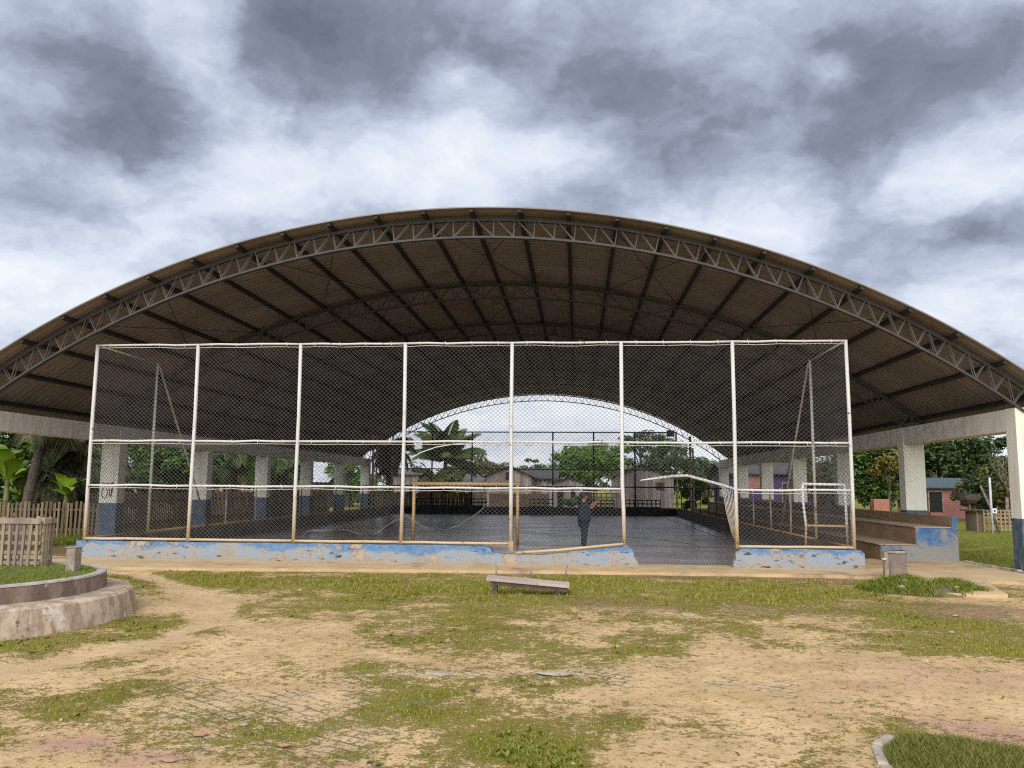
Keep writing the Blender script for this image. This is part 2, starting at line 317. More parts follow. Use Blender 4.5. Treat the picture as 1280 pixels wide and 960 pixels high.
PAVER = [(-2.43, 6.55, 0.69, 0.82, 1), (-1.77, 5.88, 0.51, 0.65, 1), (-3.35, 6.7, 0.71, 0.74, 0.6), (-1.03, 7.77, 1.12, 0.29, 0.9), (0.06, 7.79, 1.12, 0.38, 0.5), (-1.76, 6.87, 0.73, 0.51, 0.6), (1.21, 7.46, 1.43, 0.73, 0.45), (-2.47, 5.54, 0.8, 0.49, 0.5)]
RED = [(-3.4, 5.36, 0.46, 0.34, 0.9), (-2.61, 5.17, 0.3, 0.15, 0.8), (2.88, 6.36, 0.37, 0.45, 1), (3.41, 8.0, 0.92, 0.6, 0.55), (2.15, 8.53, 1.31, 0.57, 0.3), (2.5, 7.2, 1.1, 0.6, 0.4), (-1.81, 5.21, 0.4, 0.15, 0.6)]
WALK = [(-5.18, 7.37), (-4.93, 8.31), (-4.54, 9.02), (-4.66, 10.37), (-5.11, 11.74), (-6.19, 13.14), (-7.33, 14.46), (-8.43, 15.67)]
def blobs(x, y, L, k=1.0):
    m = np.ones_like(x)
    for cx, cy, rx, ry, a in L:
        d = ((x - cx) / (rx * k)) ** 2 + ((y - cy) / (ry * k)) ** 2
        m = m * (1 - a * np.exp(-d))
    return 1 - m
def walk_mask(x, y):
    d = np.full_like(x, 9.0)
    for (ax, ay), (bx, by) in zip(WALK[:-1], WALK[1:]):
        t = np.clip(((x - ax) * (bx - ax) + (y - ay) * (by - ay)) / ((bx - ax) ** 2 + (by - ay) ** 2), 0, 1)
        d = np.minimum(d, np.hypot(x - ax - t * (bx - ax), y - ay - t * (by - ay)))
    return 1 - sst(d + (fbm(x, y, 1.7, 4) - 0.5) * 0.5, 0.12, 0.42)
def ground_masks(x, y):
    wx = x + (fbm(x, y, 0.9, 3) - 0.5) * 0.9; wy = y + (fbm(x + 31, y, 0.9, 3) - 0.5) * 0.9
    g = blobs(wx, wy, GRASS); b = blobs(wx, wy, BARE); wk = walk_mask(x, y)
    d = g * 0.78 + 0.38 - 0.36 * b + (fbm(x, y, 1.1, 7, 0.80) - 0.5) * 1.9
    gm = sst(d, 0.10, 1.10) * (1 - wk)
    near = (x > -12) & (x < 9.4) & (y > 2) & (y < 17.4)
    right = sst(x + (fbm(x, y, 0.7, 3) - 0.5) * 0.5, 8.85, 9.1) * sst(y, 16.3, 17.2)
    left = sst(-x, 13.8, 15.2) * sst(y, 17, 19)
    back = sst(y, 49.0, 51.0)
    lush = np.maximum(np.maximum(right, back * 0.8), left * 0.7)
    front = 0.55 * sst(np.maximum(np.abs(x) - 9, 0) + np.maximum(3 - y, 0), 0, 6) * (y < 17)
    far = np.clip(np.maximum(lush, front) * (0.7 + 0.6 * fbm(x, y, 0.4, 4)), 0, 1)
    gm = np.where(near, np.maximum(gm, right), np.maximum(far, 0))
    pv = sst(blobs(wx, wy, PAVER) + (fbm(x, y, 2.2, 5, .65) - 0.5) * 1.5, 0.42, 0.85)
    rd = sst(blobs(wx, wy, RED) + (fbm(x, y, 2.0, 4) - 0.5) * 0.4, 0.2, 0.8)
    br = np.clip(blobs(x, y, BROWN) + 0.25 * sst(y, 10, 13) * (y < 17.3) + (fbm(x, y, 0.8, 4) - 0.5) * 0.9, 0, 1) * (1 - wk)
    hall = sst(y, 17.6, 18.4) * (1 - lush)
    br = np.maximum(br, hall * 0.9)
    return gm, pv, rd, br, lush, wk
def axis(lo, hi, st, far_lo, far_hi, g=1.22):
    a = list(np.arange(lo, hi + 1e-6, st)); s = st; p = lo
    L = []
    while p > far_lo: s *= g; p -= s; L.append(p)
    s = st; p = hi; R_ = []
    while p < far_hi: s *= g; p += s; R_.append(p)
    return np.array(L[::-1] + a + R_)
gx = axis(-8.6, 8.2, 0.045, -900, 900); gy = axis(4.0, 16.8, 0.045, -250, 1500)
XX, YY = np.meshgrid(gx, gy)
gm, pv, rd, br, lush, wk = ground_masks(XX, YY)
ZZ = (fbm(XX, YY, 1.3, 4) - 0.55) * 0.05 + (fbm(XX, YY, 9.0, 3) - 0.5) * 0.012 * (1 - pv)
ZZ -= 0.03 * wk
flat = sst(YY, 15.6, 16.4); ZZ = ZZ * (1 - flat) - 0.015 * flat
ZZ = np.minimum(ZZ, 0.015)
nx, ny = len(gx), len(gy)
idx = np.arange(nx * ny).reshape(ny, nx)
FC = np.stack([idx[:-1, :-1], idx[:-1, 1:], idx[1:, 1:], idx[1:, :-1]], -1).reshape(-1, 4)
gme = npmesh('ground', np.stack([XX, YY, ZZ], -1), FC, True)
for nm, arr in (('grass', gm), ('paver', pv), ('red', rd), ('brown', br), ('lush', lush), ('walk', wk)):
    gme.attributes.new(nm, 'FLOAT', 'POINT').data.foreach_set('value', arr.astype(np.float32).ravel())
def m_ground():
    m, t, b = newmat('sandy_ground'); v = pos(t)
    at = lambda n: t.node('ShaderNodeAttribute', attribute_name=n).outputs['Fac']
    g, p, r, br_, lu = at('grass'), at('paver'), at('red'), at('brown'), at('lush')
    nA = t.noise(v, 1.2, 6, 0.65); nB = t.noise(v, 11, 6, 0.7); nC = t.noise(v, 46, 4, 0.7)
    sand = t.mix(t.step(nA, 0.32, 0.66), (0.71, 0.475, 0.235), (0.51, 0.33, 0.15))
    sand = t.mix(t.step(nB, 0.50, 0.70), sand, (0.36, 0.23, 0.085))
    sand = t.mix(t.step(nC, 0.60, 0.74), sand, (0.24, 0.15, 0.065))
    br2 = t.mix(t.step(nB, 0.4, 0.65), (0.34, 0.22, 0.11), (0.21, 0.13, 0.06))
    sand = t.mix(t.step(t.math('ADD', br_, t.math('MULTIPLY', t.math('SUBTRACT', nB, 0.5), 0.8)), 0.25, 0.75), sand, br2)
    thatch = t.step(t.math('ADD', t.math('MULTIPLY', g, 0.55), t.math('ADD', t.math('MULTIPLY', t.math('SUBTRACT', nB, 0.5), 1.3), t.math('MULTIPLY', t.math('SUBTRACT', nC, 0.5), 0.9))), 0.08, 0.40)
    sand = t.mix(t.math('MULTIPLY', t.math('MULTIPLY', thatch, t.math('SUBTRACT', 1.0, at('walk'))), 0.85), sand, t.mix(nA, (0.37, 0.265, 0.085), (0.29, 0.21, 0.06)))
    nE = t.noise(v, 23, 5, 0.75); sand = t.mix(t.math('MULTIPLY', t.step(nE, 0.54, 0.68), t.math('SUBTRACT', 1.0, t.math('MULTIPLY', at('walk'), 0.7))), sand, (0.35, 0.24, 0.105)); sand = t.mix(t.math('MULTIPLY', at('walk'), 0.6), sand, (0.60, 0.41, 0.215))
    redc = t.mix(t.step(nB, 0.38, 0.66), (0.52, 0.27, 0.185), (0.46, 0.30, 0.20)); sand = t.mix(t.math('MULTIPLY', r, 0.75), sand, redc)
    # the old brick paving that shows through the sand
    rv = t.node('ShaderNodeMapping', {'Vector': v, 'Rotation': (0, 0, 0.62)}).outputs[0]
    rv = t.vmath('ADD', rv, t.vmath('MULTIPLY', t.vmath('SUBTRACT', t.node('ShaderNodeTexNoise', {'Vector': v, 'Scale': 3.0}).outputs[1], (0.5, 0.5, 0.5)), (0.10, 0.10, 0)))
    bk = t.node('ShaderNodeTexBrick', {'Vector': rv, 'Color1': (0.68, 0.49, 0.31, 1), 'Color2': (0.50, 0.345, 0.21, 1), 'Mortar': (0.17, 0.14, 0.05, 1), 'Scale': 1.0, 'Mortar Size': 0.016, 'Mortar Smooth': 0.9, 'Brick Width': 0.22, 'Row Height': 0.11})
    nD = t.noise(v, 3.6, 6, 0.7)
    pm = t.math('MULTIPLY', t.math('MULTIPLY', t.step(t.math('ADD', p, t.math('MULTIPLY', t.math('SUBTRACT', nB, 0.5), 1.2)), 0.22, 0.62), t.step(nD, 0.38, 0.56)), 0.75)
    brick = t.mix(t.step(t.math('ADD', nC, t.math('SUBTRACT', nD, 0.5)), 0.50, 0.74), bk.outputs[0], (0.42, 0.295, 0.155))
    col = t.mix(pm, sand, brick)
    gd = t.math('ADD', g, t.math('ADD', t.math('MULTIPLY', t.math('SUBTRACT', nB, 0.5), 2.0), t.math('ADD', t.math('MULTIPLY', t.math('SUBTRACT', nE, 0.5), 1.8), t.math('MULTIPLY', t.math('SUBTRACT', nC, 0.5), 1.4))))
    gd = t.math('ADD', gd, t.math('MULTIPLY', t.math('MULTIPLY', bk.outputs[1], pm), 0.5))
    gk = t.math('MULTIPLY', t.step(gd, 0.30, 0.90), 0.92)
    gc = t.mix(t.step(nB, 0.36, 0.64), (0.19, 0.175, 0.016), (0.28, 0.22, 0.04)); gc = t.mix(t.step(nA, 0.42, 0.68), gc, (0.15, 0.155, 0.012))
    gl = t.mix(t.step(nA, 0.36, 0.64), (0.13, 0.165, 0.013), (0.22, 0.205, 0.025)); gc = t.mix(lu, gc, gl)
    col = t.mix(gk, col, gc)
    t.put(b.inputs['Base Color'], col); b.inputs['Roughness'].default_value = 0.95; b.inputs['Specular IOR Level'].default_value = 0.15
    h = t.math('ADD', t.math('MULTIPLY', nB, 0.7), t.math('ADD', t.math('MULTIPLY', nC, 0.4), t.math('ADD', t.math('MULTIPLY', gk, 0.5), t.math('MULTIPLY', t.math('MULTIPLY', bk.outputs[1], pm), -0.5))))
    bump(t, b, h, 0.025, 0.8); return m
MT['ground'] = m_ground()
tag(link('ground', gme, MT['ground']), kind='structure')

# concrete walkway along the front of the court, with a ramp-like apron on the right
pathf = [(-16, 15.95), (-9.81, 16.06), (-6.62, 16.23), (-3.9, 16.45), (-1.28, 16.56), (2.0, 16.66), (5.14, 16.62), (5.55, 16.45), (5.9, 15.3), (5.82, 14.1), (6.3, 13.95), (6.78, 14.0), (7.1, 15.2), (7.45, 16.05), (8.95, 15.75), (9.4, 15.9), (8.98, 17.2), (8.86, 20.3), (8.0, 20.6), (6.0, 20.6), (5.9, 18.3), (-16, 18.3)]
MT['path'] = mat('worn_cement', (0.59, 0.41, 0.205), (0.50, 0.33, 0.155), 1.6, 0.92, 0.006, (0.33, 0.22, 0.13), 1.1)
fine = []
for (a, b_) in zip(pathf, pathf[1:] + pathf[:1]):
    n = max(1, int(math.dist(a, b_) / 0.25)) if max(a[1], b_[1]) < 17.3 else 1
    for i in range(n):
        x, y = a[0] + (b_[0] - a[0]) * i / n, a[1] + (b_[1] - a[1]) * i / n
        fine.append((x, y + (random.uniform(-.05, .05) if n > 1 else 0)))
MB().prism(fine, 'z', -0.12, 0.045).build('path', MT['path'], recalc=True).__setitem__('kind', 'structure')

def m_floor():
    m, t, b = newmat('court_cement'); v = pos(t)
    n = t.noise(v, 0.55, 7, 0.62); f = t.noise(t.scale(v, (0.6, 1.2, 1)), 0.9, 6, 0.65); fi = t.noise(v, 14, 5, 0.6)
    col = t.mix(t.step(n, 0.34, 0.66), (0.40, 0.335, 0.305), (0.31, 0.258, 0.235)); col = t.mix(t.step(f, 0.52, 0.70), col, (0.45, 0.385, 0.355))
    y = t.node('ShaderNodeSeparateXYZ', {0: v}).outputs[1]
    col = t.mix(t.step(t.math('ADD', y, t.math('MULTIPLY', n, -4.0)), 18.6, 15.6), col, (0.30, 0.22, 0.16))
    col = t.mix(t.step(fi, 0.55, 0.8), col, (0.33, 0.275, 0.25))
    t.put(b.inputs['Base Color'], col); t.put(b.inputs['Roughness'], t.step(n, 0.3, 0.7, 0.24, 0.36)); b.inputs['IOR'].default_value = 1.55; b.inputs['Specular IOR Level'].default_value = 1.0
    bump(t, b, fi, 0.002, 0.15); return m
XL, XR, YF, YW, SP = -10.884, 5.69, 17.944, 48.60, 2.3676      # the court: fence line, far wall, post spacing
MB().box((XL, 18.06, -0.1), (XR, YW, 0.03)).build('court_floor', m_floor()).__setitem__('kind', 'structure')
def m_line():
    m, t, b = newmat('worn_line_paint'); v = pos(t)
    t.put(b.inputs['Base Color'], t.mix(t.step(t.noise(v, 2.6, 7, 0.7), 0.42, 0.62), (0.40, 0.37, 0.35), (0.13, 0.115, 0.11))); b.inputs['Roughness'].default_value = 0.6; return m
ln = MB(); zf = 0.034
def strip(pts, w_=0.07):
    P = [Vector((*p, zf)) for p in pts]; V = []
    for i, p in enumerate(P):
        d = (P[min(i + 1, len(P) - 1)] - P[max(i - 1, 0)]).normalized(); nrm = Vector((-d.y, d.x, 0)) * (w_ / 2); V += [p - nrm, p + nrm]
    ln.add(V, [(2 * i, 2 * i + 2, 2 * i + 3, 2 * i + 1) for i in range(len(P) - 1)])
strip([(XL + 1, 23.9), (XL + 1, 46.5)]); strip([(XR - 1, 20.4), (XR - 1, 46.5)]); strip([(XL + 1.04, 34.0), (XR - 1.04, 34.0)])
strip([(XL + 1.04, 23.85), (XR - 1.04, 23.85)]); strip([(XL + 1.04, 46.5), (XR - 1.04, 46.5)])
strip([(-2.6 + 6 * math.cos(a), 23.9 + 6 * math.sin(a)) for a in np.linspace(0.0, PI, 33)]); strip([(-2.6 + 3 * math.cos(a), 34 + 3 * math.sin(a)) for a in np.linspace(0.04, PI - .04, 20)]); strip([(-2.6 + 3 * math.cos(a), 34 + 3 * math.sin(a)) for a in np.linspace(PI + .04, 2 * PI - .04, 20)])
tag(ln.build('court_markings', m_line()), kind='structure')
# ------------------------------------------------------------------ the roofed sports hall
XC, ZC, RL, TH, BAY, Y1 = -2.256, -11.536, 18.5955, 0.42, 5.92, 17.63
HX = 11.137
hall = empty('sports_hall', (XC, Y1, 0), 'open sports hall with a wide arched metal roof on cream columns', 'sports hall')
def arcp(R, a, y): return (XC + R * math.sin(a), y, ZC + R * math.cos(a))
AE = math.asin((HX + 0.30) / RL); AO = 0.70
rb = MB(); RS = RL + TH + 0.11; na = 110; ya, yb = 17.12, 53.75
V = []
for rr in (RS, RS + 0.025):
    for i in range(na + 1):
        a = -AO + 2 * AO * i / na
        for y in (ya, yb): V.append(arcp(rr, a, y))
Fq = []; o2 = 2 * (na + 1)
for i in range(na):
    Fq += [(2 * i, 2 * i + 2, 2 * i + 3, 2 * i + 1), (o2 + 2 * i, o2 + 2 * i + 1, o2 + 2 * i + 3, o2 + 2 * i + 2), (2 * i, o2 + 2 * i, o2 + 2 * i + 2, 2 * i + 2), (2 * i + 1, 2 * i + 3, o2 + 2 * i + 3, o2 + 2 * i + 1)]
Fq += [(0, 1, o2 + 1, o2), (2 * na, o2 + 2 * na, o2 + 2 * na + 1, 2 * na + 1)]
rb.add(V, Fq); roof_o = rb.build('roof_sheet', MT['roof'], hall)
def chord(mb, R, a0, a1, y, w_, h_, n=70):
    V = []; Fc = []
    for i in range(n + 1):
        a = a0 + (a1 - a0) * i / n
        for (dr, dy) in ((-h_ / 2, -w_ / 2), (-h_ / 2, w_ / 2), (h_ / 2, w_ / 2), (h_ / 2, -w_ / 2)): V.append(arcp(R + dr, a, y + dy))
    for i in range(n):
        for k in range(4): Fc.append((4 * i + k, 4 * i + (k + 1) % 4, 4 * i + 4 + (k + 1) % 4, 4 * i + 4 + k))
    Fc += [(0, 1, 2, 3), (4 * n + 3, 4 * n + 2, 4 * n + 1, 4 * n)]; mb.add(V, Fc)
t0 = MB(); chord(t0, RL + 0.03, -AE, AE, Y1, 0.11, 0.045); chord(t0, RL + TH, -AO + .01, AO - .01, Y1, 0.11, 0.06)
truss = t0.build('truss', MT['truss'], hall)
l0 = MB(); nseg = 56
for dy in (-0.045, 0.045):
    for i in range(-nseg // 2, nseg // 2 + 1):
        a = AE * 2 * i / nseg
        if abs(a) > AE + 1e-4: continue
        p = Vector(arcp(RL + 0.05, a, Y1 + dy)); l0.bar(p, arcp(RL + TH - 0.02, a, Y1 + dy), 0.019, up=(0, 1, 0))
        a2 = a - math.copysign(AE * 2 / nseg, a) if i else None
        if a2 is not None: l0.bar(arcp(RL + 0.05, a, Y1 + dy), arcp(RL + TH - 0.02, a2 + math.copysign(0.004, a), Y1 + dy), 0.018, up=(0, 1, 0))
    for s_ in (-1, 1): l0.bar(arcp(RL + 0.05, s_ * AE, Y1 + dy), arcp(RL + TH - .02, s_ * (AE + 0.045), Y1 + dy), 0.03, up=(0, 1, 0))
l0.build('lattice', MT['lattice'], truss)
for k in range(1, 7): dup(truss, hall, (0, BAY * k, 0))
npur = 12
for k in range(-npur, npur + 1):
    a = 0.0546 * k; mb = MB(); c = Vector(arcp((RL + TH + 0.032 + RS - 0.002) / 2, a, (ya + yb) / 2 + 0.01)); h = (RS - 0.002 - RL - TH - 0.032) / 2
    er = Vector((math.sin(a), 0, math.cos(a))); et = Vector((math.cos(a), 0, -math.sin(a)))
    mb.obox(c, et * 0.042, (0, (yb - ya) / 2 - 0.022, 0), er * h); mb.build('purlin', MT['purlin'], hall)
for bay in (0, 1, 3, 5):                                   # crossed sag rods under the sheets
    for k in (-8, -4, 0, 4, 8):
        a0, a1 = 0.0546 * (k - 1), 0.0546 * (k + 1)
        if bay > 1 and k % 8: continue
        mb = MB()
        for (p, q_) in ((a0, a1), (a1, a0)): mb.tube([arcp(RL + TH + (0.0 if p == a0 else 0.02), p, Y1 + BAY * bay + .1), arcp(RL + TH + (0.0 if p == a0 else 0.02), q_, Y1 + BAY * (bay + 1) - .1)], 0.009, 5)
        mb.build('tie_rod', MT['purlin'], hall)
for side in (-1, 1):
    x0 = XC + side * HX; x1 = x0 + side * 0.55; lo, hi = min(x0, x1), max(x0, x1)
    cmb = MB(); cmb.box((lo, Y1, -0.05), (hi, Y1 + 0.42, 3.345)); cl_o = cmb.build('column', MT['column'], hall, bevel=0.012)
    cols = [cl_o] + [dup(cl_o, hall, (0, BAY * k, 0)) for k in range(1, 7)]
    bmb = MB(); bmb.box((lo + (0.012 if side > 0 else 0.10), Y1 + 0.42 - 0.4, 2.885), (hi - (0.10 if side > 0 else 0.012), Y1 + BAY * 6 + 0.40, 3.338)); bmb.build('beam', MT['beam'], hall)
    # little steel seats under the truss ends
    if side < 0:
        gx0 = lo; gy0 = Y1 + BAY - 0.004
        gmb = MB(); pt = lambda u, v: (gx0 + u, gy0, v)
        def stroke(pts, r=0.011): gmb.tube([pt(*p) for p in pts], r, 6)
        ang = np.linspace(0.4, 2 * PI + 0.3, 18)
        stroke([(0.17 + 0.085 * math.cos(a), 1.40 + 0.15 * math.sin(a)) for a in ang])
        stroke([(0.30, 1.55), (0.345, 1.28), (0.36, 1.27), (0.43, 1.62)]); stroke([(0.375, 1.33), (0.375, 1.52)])
        stroke([(0.05, 1.70), (0.16, 1.66), (0.28, 1.685), (0.36, 1.665), (0.42, 1.72), (0.40, 1.66), (0.44, 1.665)])
        gmb.build('graffiti', mat('black_spray', (0.015, 0.015, 0.018), None, 5, 0.7), cols[1])
lamp_m = mat('grey_lamp_shell', (0.32, 0.31, 0.29), None, 4, 0.5)
for (px, py, Y, lab) in ((478, 410, 29.9, 'grey floodlight under the arched roof, the lamp nearer the left columns'), (693, 418, 29.9, 'grey floodlight under the arched roof, the lamp near the ridge')):
    c = AY(px, py, Y); r_ = empty('ceiling_lamp', c, lab, 'lamp')
    zt_ = ZC + math.sqrt((RL + TH) ** 2 - (c.x - XC) ** 2)
    MB().lathe(c, [(0.03, 0.16), (0.07, 0.14), (0.10, 0.06), (0.19, -0.08), (0.18, -0.08), (0.06, 0.04), (0.0, 0.05)], 16).build('lamp_shade', lamp_m, r_)
    MB().tube([c + Vector((0, 0, .15)), (c.x, c.y, zt_ + 0.1)], 0.012, 6).build('lamp_rod', MT['black_pipe'], r_)

# ------------------------------------------------------------------ low walls of the court
wy0, wy1 = 17.84, 18.06
def wall_profile(pts):          # top outline given as sight-line points on the wall face
    return [(AY(px, py, wy0).x, AY(px, py, wy0).z) for px, py in pts]
tp = [(XL - 0.13, 0.42)]
for i in range(1, 58): tp.append((XL - 0.13 + i * (9.08 / 58), 0.42 + random.uniform(-0.006, 0.006)))
tp += [(p[0], p[1]) for p in wall_profile([(612, 684), (616, 691), (632, 693), (652, 692), (676, 694), (700, 691), (712, 690), (717, 686), (745, 685), (768, 684), (786, 683), (791, 688), (793, 697), (797, 702)])]
MB().prism([(XL - 0.15, -0.05)] + tp + [(1.31, -0.05)], 'y', wy0, wy1).build('low_wall', MT['blue_wall'], None, bevel=0.01)
o = bpy.data.objects['low_wall']; tag(o, 'long low blue wall with peeling paint and broken right end, under the wire fence', 'wall')
tp = [(3.20, 0.0), (3.22, 0.14), (3.27, 0.20), (3.26, 0.33), (3.33, 0.39), (3.36, 0.43)] + [(3.45 + i * 0.15, 0.43 + random.uniform(-.005, .005)) for i in range(15)] + [(5.80, 0.42), (5.86, 0.36)]
o = MB().prism([(3.19, -0.05)] + tp + [(5.87, -0.05)], 'y', wy0, wy1).build('low_wall', MT['blue_wall'], None, bevel=0.01)
tag(o, 'short low blue wall with scuffed paint, right of the open gap in the fence', 'wall')
MT['dark_wall'] = mat('stained_dark_wall', (0.16, 0.125, 0.10), (0.085, 0.07, 0.06), 2.2, 0.9, 0.01, (0.05, 0.045, 0.045), 0.7)
MT['black_wall'] = mat('mottled_black_wall', (0.035, 0.032, 0.03), (0.02, 0.019, 0.018), 2.2, 0.9, 0.01)  # near-black mottled colour of the far end wall
o = MB().box((XL - 0.13, wy1 + .002, -0.05), (XL + 0.07, YW + 0.2, 0.42)).build('low_wall', MT['dark_wall'], None, bevel=0.01); tag(o, 'stained low side wall along the left of the court floor', 'wall')
o = MB().box((XR - 0.07, wy1 + .002, -0.05), (XR + 0.13, YW + 0.2, 0.43)).build('low_wall', MT['dark_wall'], None, bevel=0.01); tag(o, 'stained low side wall between the court floor and the bleachers', 'wall')
fw = empty('low_wall', (XC, YW + 0.1, 0), 'black wall across the far end of the court, pierced blocks on top', 'wall')
MB().box((XL + 0.08, YW, -0.05), (XR - 0.08, YW + 0.2, 0.46)).build('wall_base', MT['black_wall'], fw)
def lattice_top(x0, x1):
    mb = MB(); z0, z1 = 0.461, 0.93
    for z in (z0, (z0 + z1) / 2 - .03, z1 - 0.06): mb.box((x0, YW + 0.05, z), (x1, YW + 0.15, z + 0.055))
    n = int((x1 - x0) / 0.24)
    for i in range(n + 1):
        x = x0 + (x1 - x0 - 0.05) * i / n
        mb.box((x, YW + 0.06, z0 + .001), (x + 0.05, YW + 0.14, z1 - .001))
    mb.build('pierced_blocks', MT['black_wall'], fw)
for a, b_ in ((515, 608), (662, 692), (722, 768), (781, 826)): lattice_top(AY(a, 630, YW).x, AY(b_, 630, YW).x)

# ------------------------------------------------------------------ wire netting
def net(mb, poly, place, pu_=0.098, pv_=0.088, r=0.0034, bulge=0.03, seg=0.7):
    """two families of slanting wires clipped to a polygon in the plane of a fence"""
    n = len(poly); us = [p[0] for p in poly]; vs = [p[1] for p in poly]
    k = pv_ / pu_
    for sg in (1, -1):
        # lines v = sg*k*u + c
        cs = [p[1] - sg * k * p[0] for p in poly]
        c = math.ceil(min(cs) / pv_) * pv_
        while c < max(cs):
            hits = []
            for i in range(n):
                (u0, v0), (u1, v1) = poly[i], poly[(i + 1) % n]
                f0 = v0 - sg * k * u0 - c; f1 = v1 - sg * k * u1 - c
                if (f0 < 0) != (f1 < 0):
                    t = f0 / (f0 - f1); hits.append(u0 + (u1 - u0) * t)
            hits.sort()
            for a, b_ in zip(hits[::2], hits[1::2]):
                if b_ - a < 0.01: continue
                m_ = max(1, int((b_ - a) / seg)); P = []
                for j in range(m_ + 1):
                    u = a + (b_ - a) * j / m_; v = sg * k * u + c
                    d = bulge * (float(vnoise(u, v * 0.8, 0.9)) - 0.5) * 2 + sg * 0.004
                    P.append(place(u + 0.012 * (float(vnoise(u * 2, v * 2, 1.1)) - .5), v, d))
                V = []; Fc = []
                dr = (P[-1] - P[0]).normalized(); x = dr.cross(Vector((0, 1, 0))); x = x.normalized() if x.length > .1 else Vector((1, 0, 0)); y = x.cross(dr)
                for p in P:
                    V += [p + x * r, p - x * r * 0.5 + y * r * .87, p - x * r * .5 - y * r * .87]
                for j in range(m_):
                    for q_ in range(3): Fc.append((3 * j + q_, 3 * j + (q_ + 1) % 3, 3 * j + 3 + (q_ + 1) % 3, 3 * j + 3 + q_))
                mb.add(V, Fc)
            c += pv_
ZW, ZR2, ZM, ZT = 0.44, 1.64, 2.627, 4.794
PX = [XL + SP * i for i in range(8)]
front = empty('chain_link_fence', (XC, YF, 0), 'tall chain link fence on cream pipe posts, torn, standing along the blue front wall', 'fence')
for i, x in enumerate(PX):
    zb_ = 0.425
    pts = [(x, YF, zb_), (x + random.uniform(-.012, .012), YF, 1.6), (x + random.uniform(-.015, .015), YF, 3.2), (x, YF, ZT + 0.02)]
    if i == 5: pts = [(x + 0.03, YF, 0.42), (x + 0.02, YF - .01, 1.2), (x, YF, 1.75), (x, YF, ZT + 0.02)]
    MB().tube(pts, 0.041 if i < 7 else 0.038, 12).build('post', MT['fence_pipe'], front)
def rail(x0, x1, z, rad=0.024, sag=0.012, par=front, y=YF, m='fence_pipe', rod=True):
    n = 5; mb = MB(); pts = [(x0 + (x1 - x0) * j / n, y - 0.02, z + (random.uniform(-sag, sag) if 0 < j < n else 0)) for j in range(n + 1)]
    mb.tube(pts, rad, 8); mb.build('rail', MT[m], par)
    if rod:
        mb = MB(); mb.tube([(p[0], p[1] + 0.01, p[2] - 0.062 + random.uniform(-.012, .008)) for p in pts], 0.007, 6)
        for j in range(4):
            u = x0 + (x1 - x0) * (j + .5) / 4; mb.tube([(u, y - 0.035, z + 0.035), (u + .02, y - 0.045, z - 0.03), (u + 0.01, y - .02, z - 0.07)], 0.007, 5)
        mb.build('tie_wire', MT['fence_pipe'], par)
for i in range(7):
    a, b_ = PX[i] + 0.03, PX[i + 1] - 0.03
    rail(a, b_, ZT); rail(a, b_, ZM)
    if i != 5: rail(a, b_, ZR2)
    if i not in (4, 5): rail(a, b_, 0.47, 0.03, 0.005, rod=False)
# the bottom rail of one bay has come off and leans on the broken wall; the rail over the gap is bent
MB().tube([AY(645, 691, YF - .12), AY(700, 687.5, YF - .12), AY(779, 680, YF - .12)], 0.03, 8).build('fallen_rail', MT['fence_pipe'], front)
MB().tube([AY(921, 612, YF), AY(900, 605.5, YF + .05), AY(880, 600, YF + .1), AY(859, 594.5, YF + .15), AY(840, 595.2, YF + .1), AY(818, 598, YF + .05), AY(800, 600.5, YF)], [0.03, .031, .031, .031, .029, .026, .01], 8).build('bent_rail', MT['fence_pipe'], front)
MB().box((PX[5] - .02, YF - 0.07, 0.40), (PX[5] + .10, YF + 0.07, 0.47), 0.012).build('base_plate', MT['rusty_pipe'], front)
MB().box((PX[4] - .05, YF - 0.06, 0.30), (PX[4] + .05, YF + 0.06, 0.52), 0.012).build('base_plate', MT['rusty_pipe'], front)
MB().tube([AY(513, 574, YF), AY(525, 566, YF), AY(545, 559, YF), AY(565, 555.5, YF), AY(592, 553, YF)], 0.012, 6).build('loose_wire', MT['fence_pipe'], front)
fp = lambda L: [(AY(px, py, YF).x, AY(px, py, YF).z) for px, py in L]
pl_f = lambda u, v, d: Vector((u, YF + d, v))
nets = {0: [[(PX[0], .5), (PX[1], .5), (PX[1], ZT), (PX[0], ZT)]], 1: [[(PX[1], .5), (PX[2], .5), (PX[2], ZT), (PX[1], ZT)]],
        2: [[(PX[2], ZT), (PX[2], .52)] + fp([(378, 672), (384, 664), (400, 662.5), (430, 662), (441, 665), (452, 668), (463, 669), (472, 666), (482, 658), (492, 652), (502, 648)]) + [(PX[3], ZT)]],
        3: [[(PX[3], ZT), (PX[3], ZR2), (PX[4], ZR2), (PX[4], ZT)], fp([(506, 642), (516, 650), (530, 659), (551, 664), (573, 657), (590, 646), (602, 637), (607, 630), (618, 628), (637, 626), (638, 679), (600, 679), (560, 678), (507, 678)])],
        4: [[(PX[4], .30), (PX[5], .52), (PX[5], ZT), (PX[4], ZT)]],
        5: [[(PX[5], ZT), (PX[5], ZM - .55)] + fp([(795, 592), (803, 600), (830, 597), (858, 595), (880, 601), (900, 606), (918, 611)]) + [(PX[6], ZT)], fp([(902, 608), (919, 613), (921, 682), (917, 676), (911, 655), (905, 630)])],
        6: [[(PX[6], .5), (PX[7], .5), (PX[7], ZT), (PX[6], ZT)]]}
for i, polys in nets.items():
    mb = MB()
    for p in polys: net(mb, p, pl_f)
    mb.build('wire_net', MT['wire'], front, recalc=False)
mb = MB()                                                   # the torn lower hem of the net
mb.tube([AY(px, py, YF - .015) for px, py in [(378, 672), (384, 664), (400, 662.5), (430, 662), (441, 665), (452, 668), (463, 669), (472, 666), (482, 658), (492, 652), (502, 648)]], 0.0035, 5)
